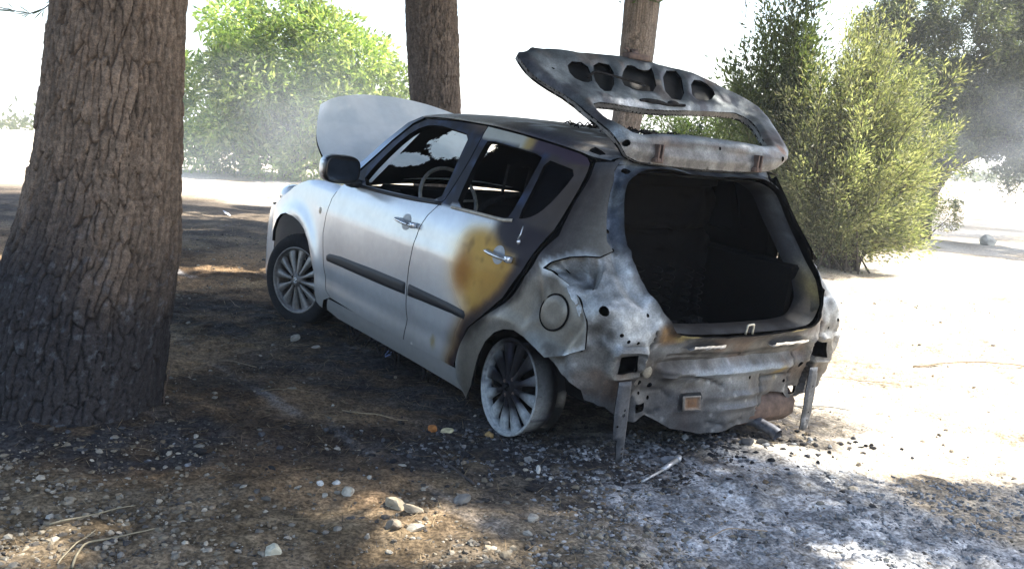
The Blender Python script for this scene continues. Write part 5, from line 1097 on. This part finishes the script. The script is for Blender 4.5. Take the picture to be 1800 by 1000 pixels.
lump_bush('pale_shrub', 'pale sunlit shrub at the foot of the slanting tree', 'shrub', gpt(8.6, 19.6), np.array([(8.2, 19.5, .45, .42), (8.8, 19.6, .30, .35), (7.8, 19.6, .1, .35), (8.4, 19.4, .85, .35), (9.2, 19.5, .02, .3), (8.0, 19.4, .75, .3)]), 3600, .09, .02, [(.20, .21, .09), (.26, .25, .12)], 33, .1)
# a far line of scrub
P = []
for a_, b_, y_ in ((-60, -25, 85), (-26, -12, 75), (20, 60, 95)):
    m_ = 1500; P.append(np.stack([rng.uniform(a_, b_, m_), y_ + rng.normal(0, 2.5, m_), rng.gamma(2, .35, m_)], 1))
P = np.concatenate(P); P[:, 2] = ground_h(P[:, 0], P[:, 1]) + P[:, 2] * (.4 + 1.1 * fbm(P * [1, 0, 0], .25, 3, 161))
V, F, c = leaves_geo(P, rdir(len(P)) + [0, 0, .6], rdir(len(P)), rng.uniform(.5, .9, len(P)), rng.uniform(.2, .4, len(P)), mix([.06, .08, .03], [.12, .13, .06], rng.random(len(P)))); part('distant_scrub', V, F, M_FINE, col=c, smooth=False)['kind'] = 'stuff'

# ------------------------------------------------------------------ ground litter
GROUND_FINE = None
def g_z(x, y): return ground_h(np.asarray(x, float), np.asarray(y, float))
ico1_v, ico1_f = ico_sub(1)
def rock_shape(seed, sub=1):
    v, f = ico_sub(sub); s = fbm(v, 1.1, 3, seed); v = v * (.62 + .75 * s)[:, None]
    r = np.random.default_rng(seed)
    for _ in range(5):                                    # a few broken faces
        n = r.normal(size=3); n /= np.linalg.norm(n); d = v @ n; m = d > .62; v[m] -= np.outer(d[m] - .62, n)
    return v, f
SHAPES = [rock_shape(200 + i) for i in range(10)]

# fine gravel: far too many to count
def under_car(x, y): lx, ly = car_local(x, y); return (np.abs(lx - 1.2) < 1.5) & (np.abs(ly) < .55)
N = 60000; yy_ = 2.05 + 8.5 * rng.random(N) ** 1.9; xx_ = rng.uniform(-1, 1, N) * (.72 * yy_ + .3) + .02; k = ~under_car(xx_, yy_) & (np.hypot(xx_ + 1.85, yy_ - 3.72) > .36); xx_ = xx_[k]; yy_ = yy_[k]
dn = fbm(np.stack([xx_, yy_, 0 * xx_], -1), 1.7, 3, 171); k = rng.random(len(xx_)) < sst(.25, .62, dn + .12 * (yy_ < 3.6)); xx_ = xx_[k]; yy_ = yy_[k]; dn = dn[k]; N = len(xx_)
size = .0020 + .0024 * rng.pareto(3.0, N); size = np.minimum(size, .015) * (1 + .12 * np.maximum(yy_ - 3, 0)); ch_ = rng.integers(0, 5, N); ang = rng.uniform(0, 2 * np.pi, N)
cb = np.array([[.14, .13, .11], [.24, .22, .18], [.085, .078, .07], [.36, .34, .29], [.05, .048, .048], [.19, .145, .095]])[rng.choice(6, N, p=[.30, .20, .20, .07, .15, .08])] * rng.uniform(.7, 1.25, (N, 1))
sw = (xx_ > .9 + .4 * (dn - .5)) & (yy_ > 3.6); cb = np.where(sw[:, None], np.array([[.42, .37, .29], [.52, .47, .39], [.33, .28, .21], [.22, .19, .15]])[rng.choice(4, N, p=[.4, .3, .2, .1])], cb); size = size * np.where(sw, .8, 1)  # gravel painted paler inside the sunlit wedge
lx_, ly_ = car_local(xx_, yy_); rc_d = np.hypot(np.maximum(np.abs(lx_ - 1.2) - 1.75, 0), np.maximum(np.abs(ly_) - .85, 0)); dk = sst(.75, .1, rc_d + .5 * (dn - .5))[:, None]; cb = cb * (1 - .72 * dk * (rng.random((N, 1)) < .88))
def pebbles(n, xr, yr, smin, smax, cols, dens=None):
    x = rng.uniform(*xr, n); y = yr[0] + (yr[1] - yr[0]) * rng.random(n); m = ~under_car(x, y) & (np.hypot(x + 1.85, y - 3.72) > .42)
    q = fbm(np.stack([x, y, 0 * x], -1), 2.0, 4, 173); m &= rng.random(n) < sst(.36, .66, q)
    if dens is not None: m &= rng.random(n) < dens(x, y)
    x = x[m]; y = y[m]; k = len(x); return x, y, smin + (smax - smin) * rng.random(k) ** 3.2, np.array(cols)[rng.integers(0, len(cols), k)] * rng.uniform(.7, 1.25, (k, 1))
for q in (pebbles(19000, (-1.9, .9), (2.15, 3.7), .0035, .014, [[.17, .145, .105], [.24, .205, .15], [.12, .10, .075], [.33, .295, .235], [.15, .115, .075], [.075, .068, .06]], lambda x, y: sst(3.7, 2.9, y) * sst(.9, .2, x)),
          pebbles(16000, (.1, 2.3), (2.3, 3.8), .003, .011, [[.17, .18, .19], [.25, .26, .27], [.33, .34, .355], [.15, .155, .16], [.38, .39, .40]]),
          pebbles(11000, (-.7, 1.05), (3.4, 4.1), .003, .012, [[.03, .03, .032], [.05, .05, .052], [.10, .10, .105], [.018, .018, .02], [.19, .19, .19]])):
    xx_ = np.concatenate([xx_, q[0]]); yy_ = np.concatenate([yy_, q[1]]); size = np.concatenate([size, q[2]]); cb = np.concatenate([cb, q[3]])
N = len(xx_); ch_ = rng.integers(0, 5, N); ang = rng.uniform(0, 2 * np.pi, N)
VV = []; FF = []; CC = []; o = 0
for s_ in range(5):
    m = ch_ == s_; v, f = (ICO_V * (.7 + .5 * np.random.default_rng(s_).random((12, 1))), ICO_F); n = m.sum(); ca, sa = np.cos(ang[m])[:, None], np.sin(ang[m])[:, None]; st = rng.uniform(.6, 1.5, (n, 3)) * size[m][:, None] * [1, 1, .62]
    w = v[None] * st[:, None]; X = w[..., 0] * ca - w[..., 1] * sa + xx_[m][:, None]; Y = w[..., 0] * sa + w[..., 1] * ca + yy_[m][:, None]; Z = w[..., 2] + (g_z(xx_[m], yy_[m]) + size[m] * .25)[:, None]
    VV.append(np.stack([X, Y, Z], -1).reshape(-1, 3)); FF.append((f[None] + (np.arange(n) * 12)[:, None, None]).reshape(-1, 3) + o); CC.append(np.repeat(cb[m], 12, 0)); o += n * 12
part('gravel', np.concatenate(VV), np.concatenate(FF), M_STONE, col=np.concatenate(CC), smooth=False)['kind'] = 'stuff'

# pine needles and straw, matted on the soil
N = 30000; yy_ = 2.1 + 10 * rng.random(N) ** 1.5; xx_ = rng.uniform(-1, .6, N) * (.62 * yy_ + .2); k = (np.hypot(xx_ + 1.85, yy_ - 3.72) > .38) & ~under_car(xx_, yy_) & (fbm(np.stack([xx_, yy_, 0 * xx_], -1), 1.3, 3, 181) + .13 * rng.normal(size=N) > .49 + .10 * sst(3.6, 3.0, yy_)); xx_ = xx_[k]; yy_ = yy_[k]; N = len(xx_)
a_ = rng.uniform(0, 2 * np.pi, N); D = np.stack([np.cos(a_), np.sin(a_), rng.normal(.05, .10, N)], 1); cN = np.array([[.20, .14, .075], [.27, .21, .12], [.10, .075, .05], [.03, .028, .027]])[rng.choice(4, N, p=[.3, .15, .3, .25])]
V, F, c = leaves_geo(np.stack([xx_, yy_, g_z(xx_, yy_) + .008], 1), D, rdir(N) * .3 + [0, 0, 1], rng.uniform(.03, .09, N) * (1 + .1 * (yy_ - 2)), .0017 * (1 + .25 * (yy_ - 2)), cN); part('needle_litter', V, F, M_TWIG, col=c, smooth=False)['kind'] = 'stuff'
# charred clods heaped behind the car and round the trunk
P = np.concatenate([np.stack([rng.normal(.85, .26, 260), rng.normal(3.99, .09, 260)], 1), np.stack([rng.normal(1.35, .22, 110), rng.normal(4.25, .10, 110)], 1), np.stack([rng.normal(.2, .55, 240), rng.normal(3.6, .16, 240)], 1), np.stack([rng.normal(-1.62, .33, 60), rng.normal(3.38, .12, 60)], 1)])
g = []; cc = []
for i, (x, y) in enumerate(P):
    v, f = SHAPES[i % 10]; s_ = rng.uniform(.004, .017) * (1.35 if rng.random() < .1 else 1); v = v * s_ * rng.uniform(.6, 1.4, 3) * [1, 1, .7] + [x, y, float(g_z(x, y)) + s_ * .3]; g.append((v, f)); b = rng.random(); cc.append(np.tile(np.array([.016, .016, .018]) if b < .72 else (np.array([.07, .073, .08]) if b < .93 else np.array([.20, .21, .22])), (len(v), 1)))
V, F = join_geo(g); part('charred_clods', V, F, M_STONE, col=np.concatenate(cc), smooth=False)['kind'] = 'stuff'

# single stones
def stone(x, y, s, colr, shape, label, cat='stone', group=None, rz=0.0, flat=.7, name='stone', sub=2):
    me = stone_mesh(shape, colr, sub); o = link(name, me); sc = np.atleast_1d(s) * np.ones(3); sc = sc * [1, 1, flat]; o.location = (x, y, float(g_z(x, y)) + sc[2] * .42); o.scale = sc; o.rotation_euler = (rng.normal(0, .2), rng.normal(0, .2), rz); return tag(o, label, cat, group)
_sm = {}
def stone_mesh(shape, colr, sub):
    k = (shape, tuple(colr), sub)
    if k not in _sm:
        v, f = rock_shape(300 + shape, sub); n = fbm(v, 2.2, 4, shape); c = mix(np.array(colr) * .72, np.minimum(np.array(colr) * 1.2, .8), sst(.3, .7, n)); _sm[k] = mesh_data('stone', v, f, M_STONE, col=c, smooth=True, sharp=28)
    return _sm[k]
PALE = (.40, .38, .32); WHITE = (.56, .55, .51); GREY = (.21, .21, .20)
for x, y, s, colr, sh, lab, fl in (
    (-.325, 3.925, (.030, .024, .024), (.42, .17, .05), 1, 'orange brown stone beside a cream one, in front of the rear wheel', .9),
    (-.262, 3.915, (.034, .022, .022), (.70, .60, .36), 2, 'cream stone touching the orange brown stone', .8),
    (-.072, 3.90, (.022, .022, .024), (.34, .22, .09), 3, 'tawny stone lying against the bottom of the rear rim', 1.0),
    (-.665, 3.165, (.019, .014, .014), WHITE, 4, 'smooth white pebble, leftmost of a small cluster of pale pebbles', .7),
    (-.607, 3.185, (.018, .014, .014), WHITE, 5, 'white pebble, upper right of a small cluster of pale pebbles', .8),
    (-.630, 3.075, (.018, .012, .013), PALE, 6, 'flat pale pebble, lowest of a small cluster of pale pebbles', .7),
    (-.555, 3.105, (.026, .022, .022), (.45, .41, .33), 7, 'two toned buff stone at the right of the pale pebbles', .9),
    (-.735, 3.12, (.016, .012, .010), PALE, 8, 'thin pale pebble left of the white pebbles', .6),
    (-.689, 2.585, (.030, .026, .026), (.60, .57, .44), 9, 'largest cream stone, at the bottom edge left of centre', 1.0),
    (-.145, 3.105, (.035, .028, .030), (.25, .24, .22), 10, 'round grey stone on dark gravel below the rear wheel', .95),
    (.108, 2.97, (.024, .022, .022), (.38, .34, .28), 11, 'buff stone on grey gravel near the bottom centre', .95),
    (.098, 3.585, (.026, .022, .022), GREY, 12, 'grey stone touching a small white one behind the rear wheel', .8),
    (.136, 3.47, (.014, .012, .018), WHITE, 13, 'small upright white stone touching a grey one', 1.1),
    (-.372, 3.03, (.062, .040, .045), (.43, .36, .25), 14, 'broad tan rock in a patch of sunlight', .62),
    (-.300, 2.985, (.050, .030, .030), (.40, .34, .25), 15, 'flat tan rock overlapping the broad sunlit rock', .55),
    (-.354, 2.825, (.032, .026, .026), (.24, .20, .15), 16, 'brown angular rock, left one of a pair under the sunlit rock', .9),
    (-.285, 2.835, (.030, .026, .024), (.42, .39, .32), 17, 'pale angular rock, right one of a pair under the sunlit rock', .8),
    (-1.296, 5.39, (.040, .034, .034), (.30, .28, .24), 18, 'pale rounded stone in the shade left of the front wheel', .8),
    (-1.122, 5.18, (.030, .024, .02), (.28, .26, .23), 19, 'dull flat stone under the edge of the front wheel', .7),
    (1.085, 3.95, (.035, .03, .03), (.06, .06, .062), 20, 'black cinder lump at the edge of the sunlit ash', .8),
    (1.16, 3.97, (.030, .026, .026), (.05, .05, .05), 21, 'black cinder lump right of another, on sunlit ash', .8),
    (.70, 3.74, (.038, .034, .03), (.19, .195, .21), 22, 'grey ash coated lump at the end of the metal rod', .8),
    (11.05, 21.3, (.26, .22, .2), (.50, .48, .42), 23, 'pale boulder in the shade of the slanting tree', .8),
    (1.31, 4.62, (.03, .026, .026), (.40, .41, .42), 24, 'ash white stone by the right hand bracket of the car', .8)):
    stone(x, y, s, colr, sh, lab, rz=sh * 1.3, flat=fl)
# loose stones that nothing tells apart: 150 in view, sharing meshes
for i in range(120):
    y = 2.3 + 6.5 * rng.random() ** 1.7; x = rng.uniform(-1, 1) * .56 * y; s = rng.uniform(.006, .013) * (1 + .10 * (y - 2.3))
    if bool(under_car(np.array(x), np.array(y))) or math.hypot(x + 1.85, y - 3.72) < .5 or (x > .75 and y > 3.7 and rng.random() < .6): continue
    sh = i % 8; colr = ((.22, .20, .17), (.36, .33, .28), (.13, .12, .105), (.26, .21, .15))[(i * 7) % 4]
    stone(x, y, np.array([s * rng.uniform(.9, 1.6), s * rng.uniform(.8, 1.2), s]), colr, sh, 'small loose stone on the scorched stony ground', group='small loose stones scattered on the ground', rz=rng.uniform(0, 6), flat=.75, sub=1)

# twigs, straws, scraps
def twig(pts, r0, r1, colr, label, cat, name='twig', wob=.006, group=None):
    p = smooth_path(np.array([[x, y, float(g_z(x, y)) + h] for x, y, h in pts]), 18); p = p + wob * (np.stack([vnoise(p * 14, k) for k in (1, 2, 3)], -1) - .5) * 2; o0 = p[0].copy()
    V, F = tube_geo(p - o0, np.linspace(r0, r1, 18) * .62, 7); o = part(name, V, F, M_TWIG, col=np.tile(colr, (len(V), 1))); o.location = o0; return tag(o, label, cat, group)
STRAW = (.26, .225, .15)
twig([(-1.375, 2.63, .012), (-1.30, 2.69, .020), (-1.18, 2.79, .012)], .006, .002, STRAW, 'pale bowed straw stalk lying below the charred trunk', 'twig')
twig([(-1.19, 2.38, .010), (-1.21, 2.50, .016), (-1.13, 2.60, .018), (-1.07, 2.68, .010)], .006, .003, STRAW, 'forked pale stem at the bottom left corner, the curved branch', 'twig')
twig([(-1.235, 2.39, .010), (-1.235, 2.50, .018), (-1.23, 2.61, .015)], .004, .0025, STRAW, 'straight thin pale stem at the bottom left corner', 'twig')
twig([(-1.47, 3.78, .0), (-1.46, 3.80, .09), (-1.45, 3.83, .19)], .004, .002, (.12, .08, .06), 'thin dry stalk standing upright beside the charred trunk', 'twig')
twig([(-.75, 4.03, .010), (-.62, 4.00, .016), (-.44, 3.99, .012)], .005, .003, (.26, .20, .12), 'thin dry stick lying in front of the rear wheel', 'twig')
twig([(-.28, 3.60, .02), (-.20, 3.42, .02), (-.11, 3.29, .01)], .004, .010, (.06, .05, .045), 'charred forked stick on black gravel below the rear wheel', 'twig')
twig([(1.60, 4.94, .012), (1.75, 4.95, .02), (1.92, 4.93, .012)], .010, .007, (.40, .38, .34), 'bleached stick on sunlit sand right of the car', 'twig')
twig([(2.9, 6.4, .012), (3.4, 6.6, .03), (4.1, 6.75, .012)], .014, .007, (.33, .26, .18), 'long dry branch on the sunlit sand at far right', 'twig')
twig([(1.55, 5.6, .012), (2.0, 5.75, .02), (2.5, 5.72, .012)], .008, .005, (.36, .30, .22), 'thin dry branch on sunlit sand just right of the car', 'twig')
twig([(.72, 2.98, .012), (.80, 3.02, .025), (.93, 3.04, .012)], .004, .003, (.33, .25, .17), 'bent reddish stem on blue grey ash', 'twig')
for x, y, a, lab in ((-2.6, 7.4, .3, 'short dry twig in the shade between the big trunk and the front wheel'), (-1.9, 6.3, 2.1, 'short dry twig on brown soil just right of the big trunk'),
                     (-2.3, 9.0, 1.0, 'small dry twig beyond the front wheel, on dark soil'), (-1.3, 4.6, 2.7, 'dry twig on brown soil level with the front wheel'), (-1.15, 4.15, .4, 'thin dry twig right of the foot of the big trunk'),
                     (-3.4, 9.8, .5, 'farthest dry twig, on the burnt strip left of the car')):
    l = .16 + .02 * y; twig([(x, y, .008), (x + l * .5 * math.cos(a) - .02, y + l * .5 * math.sin(a), .022), (x + l * math.cos(a), y + l * math.sin(a), .008)], .0022 + .0004 * y, .0015, (.20, .155, .10), lab, 'twig', group='dry twigs strewn over the ground')
V, F = join_geo([tube_geo([[.545, 3.44, .035], [.66, 3.60, .032]], .0055, 8), tube_geo([[.65, 3.59, .032], [.73, 3.72, .030]], .011, 10), tube_geo([[.73, 3.72, .03], [.745, 3.745, .03]], .016, 10)])
rod = part('gas_strut', V - [.545, 3.44, 0], F, simple_mat('scorched_strut', (.42, .42, .42), .4, .5, 40, .4)); rod.location = (.545, 3.44, 0); tag(rod, 'burnt gas strut rod lying on black ash behind the car', 'strut')
bx, by = -.62, 5.07; gx_, gy_ = np.meshgrid(np.linspace(-1, 1, 14), np.linspace(-1, 1, 9), indexing='ij'); q = np.stack([gx_ * .085, gy_ * .04, .035 + .05 * (fbm(np.stack([gx_, gy_, 0 * gx_], -1), 2.2, 3, 191)) - .02 * gx_ ** 2], -1).reshape(-1, 3)
o = part('plastic_scrap', q, grid_faces(14, 9), M_BLUE); o.location = gpt(bx, by); o.rotation_euler = (0, 0, .2); tag(o, 'crumpled blue plastic scrap under the sill of the car', 'scrap')
q = np.stack([gx_ * .10, gy_ * .035 * (1 - .6 * np.abs(gx_)), .03 + .03 * gx_], -1).reshape(-1, 3); o = part('pale_scrap', q, grid_faces(14, 9), simple_mat('pale_scrap', (.55, .56, .58), .6)); o.location = gpt(-4.07, 12.9); o.rotation_euler = (.1, 0, 2.4); tag(o, 'pale pointed scrap on the burnt strip beyond the trunk', 'scrap')
V, F = lathe_geo([(0, 0), (.10, 0), (.115, .02), (.115, .26), (.10, .31), (.045, .34), (.045, .38), (0, .38)], 24); V = V[:, [0, 2, 1]]
o = part('red_canister', V, F, M_RED); o.location = gpt(8.75, 20.4); o.rotation_euler = (0, .35, 0); tag(o, 'small red container half hidden behind the shrubs', 'container')
# charred matting on the car roof
g = []
for k in range(150):
    p = np.array([rng.uniform(.02, .62), rng.uniform(-.30, .26), 0]); p[2] = 1.482 + .02 * rng.random(); a = rng.uniform(0, 6.3); l = rng.uniform(.02, .07); g.append(tube_geo(np.array([p, p + [l * .5 * math.cos(a), l * .5 * math.sin(a), .018 * rng.random()], p + [l * math.cos(a), l * math.sin(a), -.004]]), .0045, 4))
V, F = join_geo(g); V = V @ CAR_M.T + CAR_O; o0 = V.mean(0); o = part('charred_matting', V - o0, F, M_DEBRIS, smooth=False); o.location = o0; o['kind'] = 'stuff'; o['label'] = 'black tangle of charred matting on the car roof'

# ------------------------------------------------------------------ smoke and haze
def smoke(name, label, c, r, dens, seed):
    v, f = ico_sub(3); v = v * (1 + .35 * (fbm(v, 1.3, 3, seed)[:, None] - .5)); m = bpy.data.materials.new(name); m.use_nodes = True; nt = m.node_tree; nt.nodes.clear()
    out = nd(nt, 'ShaderNodeOutputMaterial'); vol = nd(nt, 'ShaderNodeVolumePrincipled'); vol.inputs['Color'].default_value = (.80, .88, 1.0, 1); vol.inputs['Anisotropy'].default_value = .2
    tc = nd(nt, 'ShaderNodeTexCoord'); ln = nd(nt, 'ShaderNodeVectorMath', operation='LENGTH'); nt.links.new(tc.outputs['Object'], ln.inputs[0]); mr_ = nd(nt, 'ShaderNodeMapRange'); mr_.inputs[1].default_value = .95; mr_.inputs[2].default_value = .15; nt.links.new(ln.outputs['Value'], mr_.inputs[0])
    n = noise_node(nt, 1.7, 3, .55); r_ = ramp(nt, n.outputs[0], [(.38, 0.0), (.72, 1.0)]); k = nd(nt, 'ShaderNodeMath', operation='MULTIPLY'); nt.links.new(mr_.outputs[0], k.inputs[0]); nt.links.new(r_.outputs[0], k.inputs[1]); k2 = nd(nt, 'ShaderNodeMath', operation='MULTIPLY'); nt.links.new(k.outputs[0], k2.inputs[0]); k2.inputs[1].default_value = dens
    nt.links.new(k2.outputs[0], vol.inputs['Density']); nt.links.new(vol.outputs[0], out.inputs['Volume']); o = part(name, v, f, m); o.location = c; o.scale = r; o['kind'] = 'stuff'; return o
smoke('smoke', '', (10.4, 18.6, 1.6), (3.2, 1.8, 1.9), .22, 5)
smoke('smoke', '', (-5.3, 20.0, .9), (5.2, 2.6, 3.0), .16, 9)

hv_, hf_ = box_geo((0, 60, 3.4), (1960, 1960, 17.6), None, .0001)
hm = bpy.data.materials.new('haze'); hm.use_nodes = True; hm.node_tree.nodes.clear()
ho = nd(hm.node_tree, 'ShaderNodeOutputMaterial'); hvol = nd(hm.node_tree, 'ShaderNodeVolumePrincipled'); hvol.inputs['Color'].default_value = (.86, .92, 1.0, 1); hvol.inputs['Density'].default_value = .0018; hvol.inputs['Anisotropy'].default_value = .3
hm.node_tree.links.new(hvol.outputs[0], ho.inputs['Volume']); part('haze', hv_, hf_, hm, smooth=False)['kind'] = 'stuff'
